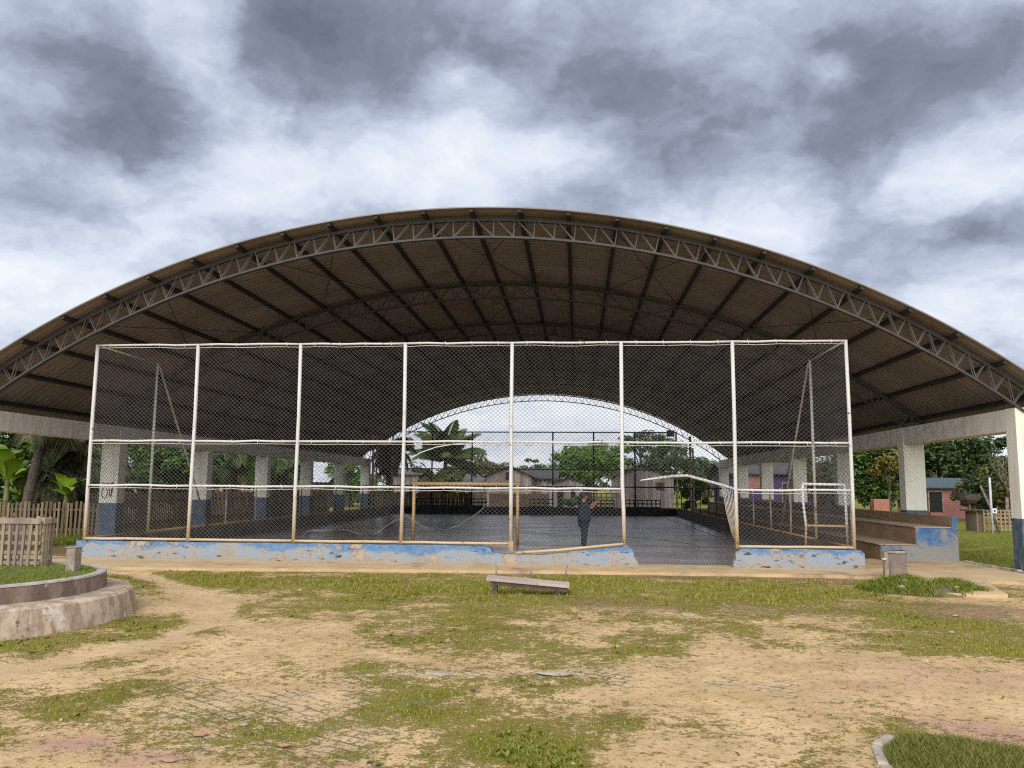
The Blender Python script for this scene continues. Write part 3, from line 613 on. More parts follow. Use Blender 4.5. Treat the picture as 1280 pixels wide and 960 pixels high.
mb.build('torn_hem', MT['grey_pipe'], front); mb = MB()
mb.tube([AY(px, py, YF - .015) for px, py in [(506, 642), (516, 650), (530, 659), (551, 664), (573, 657), (590, 646), (602, 637), (607, 630)]], 0.0035, 5)
mb.build('torn_hem', MT['grey_pipe'], front); mb = MB()
for k in range(7): mb.tube([AY(903 + 2 * k, 609 + k * .6, YF), AY(908 + 1.6 * k, 640, YF - .03), AY(915 + k, 668 + 2 * k, YF)], 0.006, 5)
mb.build('loose_wires', MT['fence_pipe'], front)
# the two returns of the fence towards the hall
for x, lab in ((XL, 'left'), (XR, 'right')):
    sgn = 1 if x == XL else -1
    MB().tube([(x, 20.68, 0.43), (x, 20.68, 4.80)], 0.036, 10).build('post', MT['fence_pipe'], front)
    MB().tube([(x, YF + .04, ZT), (x, 20.68, ZT - 0.02)], 0.020, 8).build('rail', MT['fence_pipe'], front)
    MB().tube([(x + .04 * sgn, 20.70, 4.72), (x + .06 * sgn, 22.8, 2.0), (x + .06 * sgn, 24.0, 0.44)], 0.026, 8).build('brace', MT['grey_pipe'], front)
    mb = MB(); net(mb, [(YF + .04, .5), (20.66, .5), (20.66, ZT - .03), (YF + .04, ZT - .03)], lambda u, v, d, x=x: Vector((x + d, u, v)), r=0.0032); mb.build('wire_net', MT['wire'], front, recalc=False)
# low pipe railings on the side walls
for x, lab in ((XL, 'low rusty pipe railing on the left side wall of the court'), (XR, 'low pipe railing on the right side wall beside the bleachers')):
    rl = empty('pipe_railing', (x, 34, 0.4), lab, 'railing')
    yy = 20.68 + SP; k = 0
    while yy < YW - 1:
        MB().tube([(x + random.uniform(-.02, .02), yy, 0.40), (x + random.uniform(-.03, .03), yy, 1.63)], 0.024, 8).build('post', MT['grey_pipe'] if yy < 30 else MT['black_pipe'], rl); yy += SP
    MB().tube([(x, 20.8 + 12 * 0, 0.47), (x, YW - .1, 0.47)], 0.026, 8).build('rail', MT['rusty_pipe'], rl)
    MB().tube([(x, 18.1, 0.47), (x, 20.6, 0.47)], 0.026, 8).build('rail', MT['rusty_pipe'], rl)
    MB().tube([(x, 30.0, 1.63), (x, YW - .1, 1.63)], 0.022, 8).build('rail', MT['black_pipe'], rl)
# the far fence
far = empty('chain_link_fence', (XC, YW + 0.1, 0.4), 'dark pipe and wire fence across the far end of the court, seen through the hall', 'fence')
for i in range(8):
    x = PX[i]; m_ = 'black_pipe' if 0 < i < 7 else 'grey_pipe'
    if i == 7: MB().tube([(x, YW + .1, 0.47), (x, YW + .1, ZT)], 0.05, 8).build('post', MT['fence_pipe'], far)
    else: MB().tube([(x, YW + .1, 0.47), (x, YW + .1, ZT)], 0.045, 8).build('post', MT[m_], far)
for z in (ZT, ZM, ZR2): MB().tube([(PX[0], YW + .08, z), (PX[7], YW + .08, z)], 0.035, 8).build('rail', MT['black_pipe'], far)
MB().box((PX[7] - .55, YW - .05, ZT - 0.25), (PX[7] - 0.1, YW + .02, ZT + .12)).build('bracket', MT['blue_pipe'], far)
mb = MB(); net(mb, [(PX[0], .95), (PX[7], .95), (PX[7], ZT), (PX[0], ZT)], lambda u, v, d: Vector((u, YW + .1 + d, v)), 0.11, 0.10, 0.003, 0.03, 3.0); mb.build('wire_net', MT['dark_wire'], far, recalc=False)
for x, lab in ((XL - .05, 'pale thin corner post pair left of the far fence'), (XR + .2, 'pale thin corner post pair right of the far fence')):
    r_ = empty('corner_post', (x, 44.2, 0), lab, 'post')
    MB().tube([(x, 44.2, 0.0), (x, 44.2, 4.3)], 0.06, 8).build('post_pipe', MT['grey_pipe'], r_); MB().tube([(x + .16, 44.4, 0.0), (x + .16, 44.4, 3.7)], 0.045, 8).build('stay_pipe', MT['grey_pipe'], r_)
# ------------------------------------------------------------------ bleachers on the right
def m_bleacher(name, cA, cB, blue=False):
    m, t, b = newmat(name); v = pos(t); f = t.noise(v, 6, 7, 0.68); z = t.node('ShaderNodeSeparateXYZ', {0: v}).outputs[2]
    st = t.noise(t.scale(v, (3, 0.8, 3)), 1.3, 6, 0.65)
    col = t.mix(t.step(st, 0.38, 0.66), cA, cB)
    if blue:
        col = t.mix(t.step(f, 0.38, 0.62), (0.035, 0.11, 0.27), (0.09, 0.17, 0.26))
        wear = t.math('ADD', t.math('MULTIPLY', z, -0.35), t.noise(v, 2.6, 7, 0.7)); col = t.mix(t.step(wear, 0.24, 0.40), col, (0.25, 0.235, 0.205))
    else: col = t.mix(t.step(f, 0.58, 0.70), col, (0.05, 0.038, 0.024))
    t.put(b.inputs['Base Color'], col); b.inputs['Roughness'].default_value = 0.9; bump(t, b, f, 0.008, 0.6); return m
ble = empty('bleachers', (7.9, 20.2, 0), 'three tier concrete bleachers with worn blue end wall, right of the court', 'bleachers')
prof = [(6.99, -0.05), (6.99, 0.38), (7.79, 0.385), (7.79, 0.785), (8.60, 0.79), (8.60, 1.05), (8.73, 1.05), (8.73, -0.05)]
MB().prism(prof, 'y', 20.20, 51.0).build('seating', m_bleacher('brown_stained_cement', (0.35, 0.225, 0.115), (0.26, 0.165, 0.085)), ble, bevel=0.015)
tread = m_bleacher('trodden_cement', (0.46, 0.34, 0.23), (0.37, 0.265, 0.175))
MB().box((6.965, 20.19, 0.388), (7.785, 51, 0.41)).build('seat', tread, ble); MB().box((7.765, 20.19, 0.793), (8.595, 51, 0.815)).build('seat', tread, ble)
MB().prism([(6.995, -0.05), (6.995, 0.375), (7.795, 0.38), (7.795, 0.78), (8.605, 0.785), (8.605, 1.045), (8.728, 1.045), (8.728, -0.05)], 'y', 20.175, 20.197).build('end_wall', m_bleacher('worn_blue_paint', (0, 0, 0), (0, 0, 0), True), ble)

# ------------------------------------------------------------------ goal and gate
gl = empty('goal_frame', (-3.2, 23.8, 0.03), 'rusty yellow football goal frame without net, standing inside the court', 'goal')
gp0, gp1, gt = AY(517, 640, 23.8).x, AY(647, 640, 23.8).x, AY(580, 605, 23.8).z
MB().tube([(gp0, 23.8, 0.03), (gp0, 23.8, gt)], 0.048, 10).build('goal_post', MT['rusty_pipe'], gl)
MB().tube([(gp1, 23.8, 0.03), (gp1, 23.8, gt)], 0.048, 10).build('goal_post', MT['rusty_pipe'], gl)
MB().tube([(gp0 - .06, 23.8, gt), (gp1 + .06, 23.8, gt + .005)], 0.052, 10).build('crossbar', MT['rusty_pipe'], gl)
gy = 18.42
fpt = lambda px, py: AY(px, py, gy)
ga = empty('metal_gate', (AY(1030, 690, gy).x, gy, 0.03), 'white and rusty pipe gate frame leaning behind the net at the right corner post', 'gate')
MB().tube([fpt(1007, 692), fpt(1007.5, 657), fpt(1003.5, 625), fpt(1003, 605)], 0.028, 8).build('frame_bar', MT['white_rust_pipe'], ga)
MB().tube([fpt(1002, 605), fpt(1056, 606)], 0.03, 8).build('frame_bar', MT['white_rust_pipe'], ga)
MB().tube([fpt(1056, 606), fpt(1060, 690)], 0.028, 8).build('frame_bar', MT['white_rust_pipe'], ga)
MB().tube([fpt(1007, 657), fpt(1058, 658)], 0.026, 8).build('cross_bar', MT['rusty_pipe'], ga)
MB().tube([fpt(1063, 562), fpt(1065, 690)], 0.024, 8).build('hinge_bar', MT['white_rust_pipe'], ga)

# ------------------------------------------------------------------ bench, stakes, bin, weeds
MT['bench_wood'] = m_planks('weathered_bench_board', 3.0, [(0.36, 0.27, 0.21), (0.44, 0.34, 0.27), (0.52, 0.42, 0.33)], 0.001)
MT['old_wood'] = mat('weathered_post_wood', (0.38, 0.30, 0.22), (0.22, 0.165, 0.115), 7, 0.95, 0.01)
by = 13.45
p0, p1 = AY(609, 722, by), AY(712, 731.5, by)
be = empty('bench', (-0.78, by, 0), 'low plank bench of weathered wood sagging in the grass before the fence', 'bench')
mb = MB(); d = (p1 - p0).normalized()
mb.obox((p0 + p1) / 2 + Vector((0, -.005, 0)), d * ((p1 - p0).length / 2), (0, 0.15, 0.012), (0, 0, 0.02)); mb.build('seat', MT['bench_wood'], be, bevel=0.006)
mb = MB(); q0, q1 = p0 + d * .07 + Vector((0, -.10, -.058)), p1 - d * .03 + Vector((0, -.10, -.058))
mb.bar(q0, q1, 0.03, 0.075); mb.build('apron', mat('dark_bench_board', (0.13, 0.075, 0.05), (0.08, 0.048, 0.034), 5, 0.9), be)
for t_ in (0.10, 0.86):
    for yy in (-.09, .11):
        c = p0.lerp(p1, t_); MB().box((c.x - .035, by + yy - .03, -.04), (c.x + .035, by + yy + .03, c.z - .021), .004).build('leg', MT['bark'], be)
for (px, py, pt_) in ((620, 722.5, 703), (663, 722.5, 704), (707, 720.5, 706)):
    g_ = GP(px, py); tz = AY(px, pt_, g_.y).z
    lab = {620: 'thin wooden stake, leftmost of the three behind the bench', 663: 'thin wooden stake, middle one of the three behind the bench', 707: 'thin wooden stake tilted slightly, rightmost of the three behind the bench'}[px]
    o = MB().tube([g_ + Vector((0, 0, -.05)), (g_.x + .01, g_.y, tz * .6), (g_.x + (.035 if px == 707 else .0), g_.y, tz)], [.018, .017, .015], 7).build('stake', MT['old_wood'])
    tag(o, lab, 'stake', 'stakes behind the bench')
bx, byy = 5.91, 16.36
bi = empty('concrete_bin', (bx, byy, 0.04), 'grey concrete drum bin beside a post at the corner of the walkway', 'bin')
MB().lathe((bx, byy, 0.0), [(0.0, 0.0), (0.205, 0.0), (0.208, 0.25), (0.212, 0.49), (0.215, 0.52), (0.18, 0.525), (0.175, 0.30), (0.0, 0.30)], 28).build('drum', mat('grey_brown_cement', (0.27, 0.20, 0.155), (0.19, 0.145, 0.115), 5, 0.95, 0.012, (0.33, 0.27, 0.21), 2.0), bi)
MB().lathe((bx, byy, 0.50), [(0.217, 0.0), (0.235, 0.004), (0.235, 0.04), (0.22, 0.045), (0.185, 0.042)], 28).build('rim', MT['concrete'], bi)
pg = GP(1108.5, 727); tz = AY(1108, 690, pg.y).z
po = empty('wooden_post', (pg.x, pg.y, 0), 'short pale wooden post with a nailed crosspiece, left of the drum bin', 'post')
MB().box((pg.x - .035, pg.y - .03, -.05), (pg.x + .035, pg.y + .03, tz), .006).build('shaft', MT['old_wood'], po)
MB().tube([(pg.x - .08, pg.y - .04, tz - .13), (pg.x + .0, pg.y - .04, tz - .125)], .018, 6).build('crosspiece', mat('whitish_rag', (0.6, 0.55, 0.47)), po)

# round two-step planter on the left
PC = (-7.95, 10.15)
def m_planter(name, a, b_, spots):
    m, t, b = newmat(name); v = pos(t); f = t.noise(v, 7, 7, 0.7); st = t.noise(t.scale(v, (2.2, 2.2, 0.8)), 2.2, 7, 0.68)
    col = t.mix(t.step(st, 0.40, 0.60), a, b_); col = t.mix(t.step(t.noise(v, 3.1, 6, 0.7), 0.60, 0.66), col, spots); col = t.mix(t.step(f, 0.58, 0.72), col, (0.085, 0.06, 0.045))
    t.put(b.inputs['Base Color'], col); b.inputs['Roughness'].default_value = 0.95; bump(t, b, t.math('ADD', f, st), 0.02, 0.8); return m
pl = empty('planter', (PC[0], PC[1], 0), 'round two step masonry planter with stained flaking walls and grass inside', 'planter')
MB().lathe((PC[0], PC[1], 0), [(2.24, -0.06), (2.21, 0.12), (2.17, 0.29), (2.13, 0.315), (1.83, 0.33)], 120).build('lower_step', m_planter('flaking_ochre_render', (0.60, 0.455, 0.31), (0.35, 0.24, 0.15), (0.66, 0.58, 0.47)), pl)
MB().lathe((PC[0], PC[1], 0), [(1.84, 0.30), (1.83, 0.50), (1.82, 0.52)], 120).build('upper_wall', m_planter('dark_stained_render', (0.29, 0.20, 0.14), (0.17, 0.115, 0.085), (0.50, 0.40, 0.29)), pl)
MB().lathe((PC[0], PC[1], 0), [(1.835, 0.515), (1.825, 0.535), (1.72, 0.538), (1.70, 0.50)], 120).build('coping', mat('pale_worn_coping', (0.50, 0.43, 0.34), (0.34, 0.28, 0.22), 6, 0.95, .01), pl)
def m_soil():
    m, t, b = newmat('planter_turf'); v = pos(t); n = t.noise(v, 6, 6, .65)
    t.put(b.inputs['Base Color'], t.mix(t.step(n, .4, .62), (0.11, 0.14, 0.025), (0.17, 0.155, 0.05))); b.inputs['Roughness'].default_value = .95; bump(t, b, n, .03); return m
mb = MB(); nr = 14; V = [(PC[0], PC[1], 0.515)]; na_ = 60
for i in range(1, nr + 1):
    r_ = 1.71 * i / nr
    for k in range(na_):
        a = 2 * PI * k / na_; x, y = PC[0] + r_ * math.cos(a), PC[1] + r_ * math.sin(a); V.append((x, y, 0.505 + 0.03 * float(fbm(x, y, 2.0, 3)) - (0.0 if i < nr else 0.01)))
Fc = [(0, 1 + k, 1 + (k + 1) % na_) for k in range(na_)] + [(1 + i * na_ + k, 1 + (i + 1) * na_ + k, 1 + (i + 1) * na_ + (k + 1) % na_, 1 + i * na_ + (k + 1) % na_) for i in range(nr - 1) for k in range(na_)]
mb.add(V, Fc, True); mb.build('turf', m_soil(), pl)
st_ = empty('post_stump', (-6.72, 10.84, 0.5), 'squat grey brown wooden stump standing at the planter edge by the slatted crib', 'post')
stz = AY(90, 685, 10.84).z
mb = MB(); mb.box((-6.79, 10.78, 0.45), (-6.655, 10.92, stz), .008); mb.build('shaft', MT['old_wood'], st_, bevel=.01)
mb = MB(); mb.box((-6.80, 10.775, stz + .001), (-6.645, 10.925, stz + .02), .004); mb.build('cap', MT['concrete'], st_)
# slatted crib
MT['slat'] = m_planks('grey_crib_slats', 0.09, [(0.20, 0.15, 0.115), (0.31, 0.225, 0.15), (0.45, 0.335, 0.20)], 0.001)
cr = empty('slatted_crib', (-8.05, 11.7, 0.5), 'square crib of grey wooden slats standing on the grass of the round planter', 'crib')
lx0, lx1, ly0, ly1, lz0, lz1 = -8.72, -7.52, 11.32, 11.62, 0.50, AY(62, 647, 11.4).z
def crib_panel(p, q_, nv):
    mb = MB(); p, q_ = Vector(p), Vector(q_); d = (q_ - p).normalized(); nrm = Vector((-d.y, d.x, 0))
    L = (q_ - p).length
    for i in range(nv):
        c = p + d * (L * (i + .5) / nv); c.z = (lz0 + lz1) / 2; mb.obox(c + nrm * random.uniform(-.004, .004), d * 0.019, nrm * 0.008, (random.uniform(-.012, .012), 0, (lz1 - lz0) / 2 + random.uniform(-.015, .01)))
    mb.build('uprights', MT['slat'], cr)
    mb = MB()
    for z in (0.07, 0.21, 0.34, 0.47, 0.60): c = (p + q_) / 2 + nrm * 0.022; c.z = lz0 + z * (lz1 - lz0) / 0.68; mb.obox(c, d * (L / 2), nrm * 0.010, (0, 0, 0.024))
    c = (p + q_) / 2 - nrm * 0.022; c.z = lz1 - 0.05; mb.obox(c, d * (L / 2 + .01), nrm * 0.011, (0, 0, 0.035)); mb.build('crossbars', MT['slat'], cr)
crib_panel((lx0, ly0, 0), (lx1, ly0, 0), 12); crib_panel((lx1, ly0 + .04, 0), (lx1, ly1, 0), 4); crib_panel((lx0, ly1, 0), (lx1 - .05, ly1, 0), 9)

# kerbs
def stones(name, pts, w_, h_, label, m_='kerb', cat='kerb'):
    r_ = empty(name, (pts[0][0], pts[0][1], 0), label, cat)
    mb = MB()
    for a, b_ in zip(pts[:-1], pts[1:]):
        a, b_ = Vector((*a, 0)), Vector((*b_, 0)); L = (b_ - a).length; n = max(1, round(L / 0.36)); d = (b_ - a) / L
        for i in range(n):
            c = a + d * (L * (i + .5) / n); hh = h_ * random.uniform(.75, 1.1); mb.obox(c + Vector((0, 0, hh / 2 - .03)), d * (L / n / 2 - .008), Vector((-d.y, d.x, 0)) * (w_ / 2 * random.uniform(.85, 1.1)), (random.uniform(-.01, .01), random.uniform(-.01, .01), hh / 2 + .03))
    mb.build('stones', MT[m_], r_, bevel=.012); return r_
stones('kerb', [(8.80, 20.1), (8.80, 17.3), (9.02, 16.4), (9.6, 15.6)], 0.10, 0.09, 'broken line of grey kerb stones edging the green lawn on the right')
stones('kerb', [(1.86, 5.0), (1.87, 5.5), (1.96, 5.88), (2.14, 6.12)], 0.07, 0.035, 'curved kerb of grey stones round the grass bed in the near right corner')
# loose stones and brick bits
def rock(name, c, s_, m_, label, group, seed):
    rr = random.Random(seed); mb = MB(); V = []; n = 8
    prof = [(0.0, 0.5), (0.6, 0.42), (0.95, 0.1), (1.0, -0.3)]
    for (r_, z) in prof[1:]:
        for k in range(n):
            a = 2 * PI * k / n; f = rr.uniform(.78, 1.15); V.append((c[0] + s_[0] * r_ * f * math.cos(a), c[1] + s_[1] * r_ * f * math.sin(a), c[2] + s_[2] * (z + rr.uniform(-.06, .06))))
    V.append((c[0], c[1], c[2] + s_[2] * .48)); Fc = [(len(V) - 1, k, (k + 1) % n) for k in range(n)] + [(i * n + k, (i + 1) * n + k, (i + 1) * n + (k + 1) % n, i * n + (k + 1) % n) for i in range(2) for k in range(n)]
    mb.add(V, Fc); tag(mb.build(name, m_), label, name.replace('_', ' '), group)
pale, redb = mat('pale_stone', (0.46, 0.37, 0.26), (0.33, 0.26, 0.18), 9, .95), mat('broken_brick', (0.44, 0.24, 0.14), (0.36, 0.20, 0.12), 9, .95)
darks = mat('dark_clod', (0.05, 0.04, 0.03), (0.09, 0.065, 0.045), 9, .95)
for i, (px, py, s_) in enumerate([(176, 749, .055), (591, 863, .025), (462, 953, .02), (473, 956, .018), (1156, 826, .04), (935, 892, .03), (806, 776, .03), (305, 905, .03), (1020, 880, .025), (560, 800, .03), (760, 935, .02), (880, 850, .03), (380, 842, .03), (1190, 790, .035)]):
    g_ = GP(px, py); rock('stone', (g_.x, g_.y, 0.0), (s_, s_ * .8, s_ * .7), darks if i in (1, 2, 3) else pale, ('small dark clod lying on the trodden ground before the fence' if i in (1, 2, 3) else 'small pale stone lying on the sandy ground before the fence'), 'dark clods on the ground' if i in (1, 2, 3) else 'loose pale stones on the ground', i)
for i, (px, py, s_, lab) in enumerate([(251, 917, .055, 'orange brick bit in the grass at lower left, set among the pavers'), (211, 948, .06, 'orange brick bit near the bottom edge, left of the grass patch'), (356, 931, .04, 'small orange brick bit right of the other two brick bits'), (1195, 769, .05, 'brown brick bit on the bare brown soil near the apron')]):
    g_ = GP(px, py); rock('brick_piece', (g_.x, g_.y, 0.0), (s_, s_ * .7, s_ * .5), redb, lab, None, 40 + i)
for i, (px, py, rx, ry, lab) in enumerate([(548, 842, .16, .05, 'thin pale paving slab sunk in the grass, left of two'), (693, 842, .19, .06, 'thin pale paving slab sunk in the grass, right of two'), (860, 768, .12, .09, 'flat pale stone slab in the worn grass before the gap')]):
    g_ = GP(px, py); rock('paving_slab', (g_.x, g_.y, 0.005), (rx, ry + .02, .018), pale, lab, None, 60 + i)

# weed heap before the bin
HC = (5.75, 14.75)
hp = empty('weed_heap', (HC[0], HC[1], 0), 'low heap of pulled weeds and rubble before the drum bin', 'heap')
mb = MB(); V = []; Fc = []; n1_, n2_ = 40, 12
for j in range(n2_ + 1):
    r_ = j / n2_
    for k in range(n1_):
        a = 2 * PI * k / n1_; x = HC[0] + 1.05 * r_ * math.cos(a); y = HC[1] + 0.85 * r_ * math.sin(a)
        V.append((x, y, 0.17 * (1 - r_ * r_) * (0.5 + float(fbm(x, y, 2.6, 4))) - 0.03 * r_))
for j in range(n2_):
    for k in range(n1_): Fc.append((j * n1_ + k, (j + 1) * n1_ + k, (j + 1) * n1_ + (k + 1) % n1_, j * n1_ + (k + 1) % n1_))
mb.add(V, Fc, True); mb.build('soil', mat('heap_soil', (0.20, 0.135, 0.08), (0.12, 0.10, 0.04), 5, .95, .02), hp)
def heap_z(x, y): r2 = ((x - HC[0]) / 1.05) ** 2 + ((y - HC[1]) / .85) ** 2; return np.maximum(0, 0.17 * (1 - r2) * (0.5 + fbm(x, y, 2.6, 4)))
for i, (dx, dy, s_) in enumerate([(.62, .35, .10), (-.35, -.2, .06), (.15, .1, .07), (-.5, -.45, .08), (.8, -.1, .06), (.35, -.5, .05)]):
    rock('rubble_stone', (HC[0] + dx, HC[1] + dy, float(heap_z(HC[0] + dx, HC[1] + dy)) + .01), (s_, s_ * .8, s_ * .8), pale, 'pale rubble stone lying in the weed heap before the drum bin', 'rubble in the weed heap', 80 + i)

def kites(C, Nrm, size, asp=.45):
    n = len(C); t = RNG.normal(size=(n, 3)); Nrm = Nrm / np.linalg.norm(Nrm, axis=1, keepdims=True)
    a = t - (t * Nrm).sum(1, keepdims=True) * Nrm; a /= np.linalg.norm(a, axis=1, keepdims=True); b_ = np.cross(Nrm, a)
    s_ = size * RNG.uniform(.6, 1.25, (n, 1)); V = np.stack([C - a * s_, C + b_ * s_ * asp + a * s_ * .1, C + a * s_ - Nrm * s_ * .25, C - b_ * s_ * asp + a * s_ * .1], 1)
    return V.reshape(-1, 3), np.arange(4 * n).reshape(n, 4)
# ------------------------------------------------------------------ grass blades
def blades(name, x, y, z, h, w_, lean, mat_, label=None, parent=None, kind='stuff'):
    n = len(x); az = RNG.random(n) * 2 * PI; la = RNG.random(n) * 2 * PI
    bx_, by_ = np.cos(az) * w_ / 2, np.sin(az) * w_ / 2; lx, ly = np.cos(la) * h * lean, np.sin(la) * h * lean
    V = np.empty((n, 5, 3), np.float32)
    V[:, 0] = np.stack([x - bx_, y - by_, z], -1); V[:, 1] = np.stack([x + bx_, y + by_, z], -1)
    V[:, 2] = np.stack([x + bx_ * .7 + lx * .35, y + by_ * .7 + ly * .35, z + h * .6], -1); V[:, 3] = np.stack([x - bx_ * .7 + lx * .35, y - by_ * .7 + ly * .35, z + h * .6], -1)
    V[:, 4] = np.stack([x + lx, y + ly, z + h], -1)
    base = np.arange(n)[:, None] * 5
    T = np.concatenate([base + np.array([0, 1, 2]), base + np.array([0, 2, 3]), base + np.array([3, 2, 4])], 0)
    if parent is not None: V = V - np.array(ORG[parent], np.float32)
    o = link(name, npmesh(name, V, T), mat_, parent)
    if parent is None: tag(o, label, 'grass', None, kind)
    elif kind: o['kind'] = kind
    return o
MT['blade'] = m_leaf('grass_blades', [(0.14, 0.145, 0.011), (0.22, 0.205, 0.018), (0.35, 0.28, 0.06), (0.175, 0.18, 0.013), (0.29, 0.235, 0.035)], 0.7)
MT['lush_blade'] = m_leaf('lush_grass_blades', [(0.09, 0.125, 0.010), (0.155, 0.18, 0.015), (0.22, 0.205, 0.03)], 0.7)
def scatter(n, x0, x1, y0, y1, power=1.0):
    x = RNG.uniform(x0, x1, n); u = RNG.random(n); y = 1 / (1 / y0 + u * (1 / y1 - 1 / y0)) if power else RNG.uniform(y0, y1, n); return x, y
x, y = scatter(520000, -9.0, 8.6, 4.2, 16.2)
keep = np.abs(x + 0.0785 * y) < 0.66 * y + 0.4; x, y = x[keep], y[keep]
g_, pv_, _, _, lu_, wk_ = ground_masks(x, y)
fine_n = fbm(x, y, 9.0, 3, .6)
k = (RNG.random(len(x)) < 0.95 * sst(g_ * 0.9 + (fine_n - .5) * 2.2 + (fbm(x, y, 27.0, 2) - .5) * .9, 0.30, 1.15)) & ~((np.hypot(x - PC[0], y - PC[1]) < 2.2))
path_ok = ~((y > 15.9 + 0.035 * (x + 10)) & (y < 18.3)) & ~((x > 5.7) & (y > 13.9) & (x < 7.6) & (x - 5.7 < (y - 13.0)))
k &= path_ok; x, y, g_ = x[k], y[k], g_[k]
tall = fbm(x, y, 1.1, 3)
band = sst(y, 11.5, 13.5)
h = (0.008 + 0.022 * RNG.random(len(x))) * (0.6 + 0.9 * tall) * (1 + .7 * band) * (0.4 + .8 * g_)
zz = (fbm(x, y, 1.3, 4) - 0.55) * 0.05 - 0.008
blades('grass', x, y, np.minimum(zz, .01), h, 0.0045 + 0.0011 * y * .6, 0.7, MT['blade'], 'short patchy grass growing through sand and old pavers before the fence')
# broad-leaved weeds: rosettes in the same patches
def rosettes(x, y, z, n_leaf, L, w_):
    V = []; T = []
    for cx, cy, cz in zip(x, y, z):
        s_ = random.uniform(.6, 1.3)
        for i in range(n_leaf):
            a = random.random() * 2 * PI; e = random.uniform(.25, 1.1); l_ = L * s_ * random.uniform(.6, 1.1); d = Vector((math.cos(a) * math.cos(e), math.sin(a) * math.cos(e), math.sin(e))); sd_ = Vector((-math.sin(a), math.cos(a), 0)) * (w_ * s_ / 2)
            b0 = len(V); p = Vector((cx, cy, cz)); V += [p, p + d * (l_ * .55) + sd_, p + d * l_ - Vector((0, 0, l_ * .12)), p + d * (l_ * .55) - sd_]; T.append((b0, b0 + 1, b0 + 2, b0 + 3))
    return V, T
x, y = scatter(9000, -8, 8.2, 5.0, 16.0); g_, _, _, _, _, wk_ = ground_masks(x, y); k = (g_ > .72) & (fbm(x, y, .8, 3) > .5) & ~(np.hypot(x - PC[0], y - PC[1]) < 2.25) & ~((y > 15.8) & (y < 18.3)) & ~((x > 5.7) & (y > 13.9)); x, y = x[k][:1500], y[k][:1500]
V, T = rosettes(x, y, np.zeros(len(x)) - .01, 6, 0.055, 0.02); o = link('weeds', npmesh('weeds', V, T), MT['lush_blade']); tag(o, 'low broad leaved weeds among the patchy grass', 'weeds', None, 'stuff')
x, y = scatter(3000, -8.5, 8.2, 4.3, 15.9); k = ~(np.hypot(x - PC[0], y - PC[1]) < 2.22) & ~((x > 5.6) & (y > 13.9)); x, y = x[k], y[k]; n = len(x)
sz = .004 + .013 * RNG.random(n) ** 2.2; PV = np.array([(1, 0, 0), (0, 1, 0), (-1, 0, 0), (0, -1, 0), (0, 0, .8), (0, 0, -.6)]); PF = np.array([(0, 1, 4), (1, 2, 4), (2, 3, 4), (3, 0, 4)])
V = PV[None] * sz[:, None, None] * RNG.uniform(.6, 1.3, (n, 6, 1)) + np.stack([x, y, np.minimum((fbm(x, y, 1.3, 4) - .55) * .05, .012)], -1)[:, None]
T = (PF[None] + 6 * np.arange(n)[:, None, None]).reshape(-1, 3); tag(link('pebbles', npmesh('pebbles', V, T), m_leaf('mixed_pebbles', [(0.30, 0.21, 0.12), (0.50, 0.38, 0.25), (0.20, 0.13, 0.08), (0.56, 0.46, 0.34)], .95)), 'scattered small pebbles and clods on the sandy ground', 'pebbles', None, 'stuff')
x, y = scatter(1100, -8.5, 8.2, 4.3, 15.9); k = ~(np.hypot(x - PC[0], y - PC[1]) < 2.22) & ~((x > 5.6) & (y > 13.9)) & (fbm(x, y, .6, 3) > .45); x, y = x[k], y[k]; n = len(x)
C_ = np.stack([x, y, np.full(n, .012)], -1); V, T = kites(C_, np.array([0, 0, 1.0]) + RNG.normal(size=(n, 3)) * .35, .022, .5); tag(link('leaf_litter', npmesh('leaf_litter', V, T), m_leaf('dry_leaf_bits', [(0.16, 0.095, 0.045), (0.27, 0.17, 0.075), (0.10, 0.06, 0.03)], .9)), 'dry brown leaf bits scattered over the ground', 'leaf litter', None, 'stuff')
# turf in the planter and in the near right bed, weeds on the heap
a = RNG.random(26000) * 2 * PI; r_ = 1.70 * np.sqrt(RNG.random(26000)); x, y = PC[0] + r_ * np.cos(a), PC[1] + r_ * np.sin(a)
k = fbm(x, y, 2.2, 4) > .40; x, y = x[k], y[k]
blades('turf_grass', x, y, np.full(len(x), .505), 0.02 + .035 * RNG.random(len(x)), 0.008, .6, MT['lush_blade'], None, pl, 'stuff')
BED = [(1.89, 3.6), (1.90, 5.5), (2.0, 5.86), (2.18, 6.08), (2.5, 6.03), (2.85, 5.83), (3.4, 5.52), (4.2, 5.15), (4.6, 4.9), (4.6, 3.6)]
def bed_dist(x, y):
    """signed distance to the edge of the bed, positive inside"""
    x = np.asarray(x, float); y = np.asarray(y, float); d = np.full(x.shape, 9.0); ins = np.zeros(x.shape, bool)
    for (ax, ay), (bx_, by_) in zip(BED, BED[1:] + BED[:1]):
        t = np.clip(((x - ax) * (bx_ - ax) + (y - ay) * (by_ - ay)) / ((bx_ - ax) ** 2 + (by_ - ay) ** 2), 0, 1); d = np.minimum(d, np.hypot(x - ax - t * (bx_ - ax), y - ay - t * (by_ - ay)))
        c = ((ay > y) != (by_ > y)) & (x < (bx_ - ax) * (y - ay) / (by_ - ay + 1e-12) + ax); ins ^= c
    return np.where(ins, d, -d)
bgx, bgy = np.meshgrid(np.arange(1.8, 4.7, .05), np.arange(3.5, 6.25, .05)); bd = bed_dist(bgx, bgy); bz = np.where(bd > 0, .07 * np.minimum(1, bd / .25) + .02 * fbm(bgx, bgy, 2, 3), -.06)
bi_ = np.arange(bgx.size).reshape(bgx.shape); bq = np.stack([bi_[:-1, :-1], bi_[:-1, 1:], bi_[1:, 1:], bi_[1:, :-1]], -1).reshape(-1, 4)
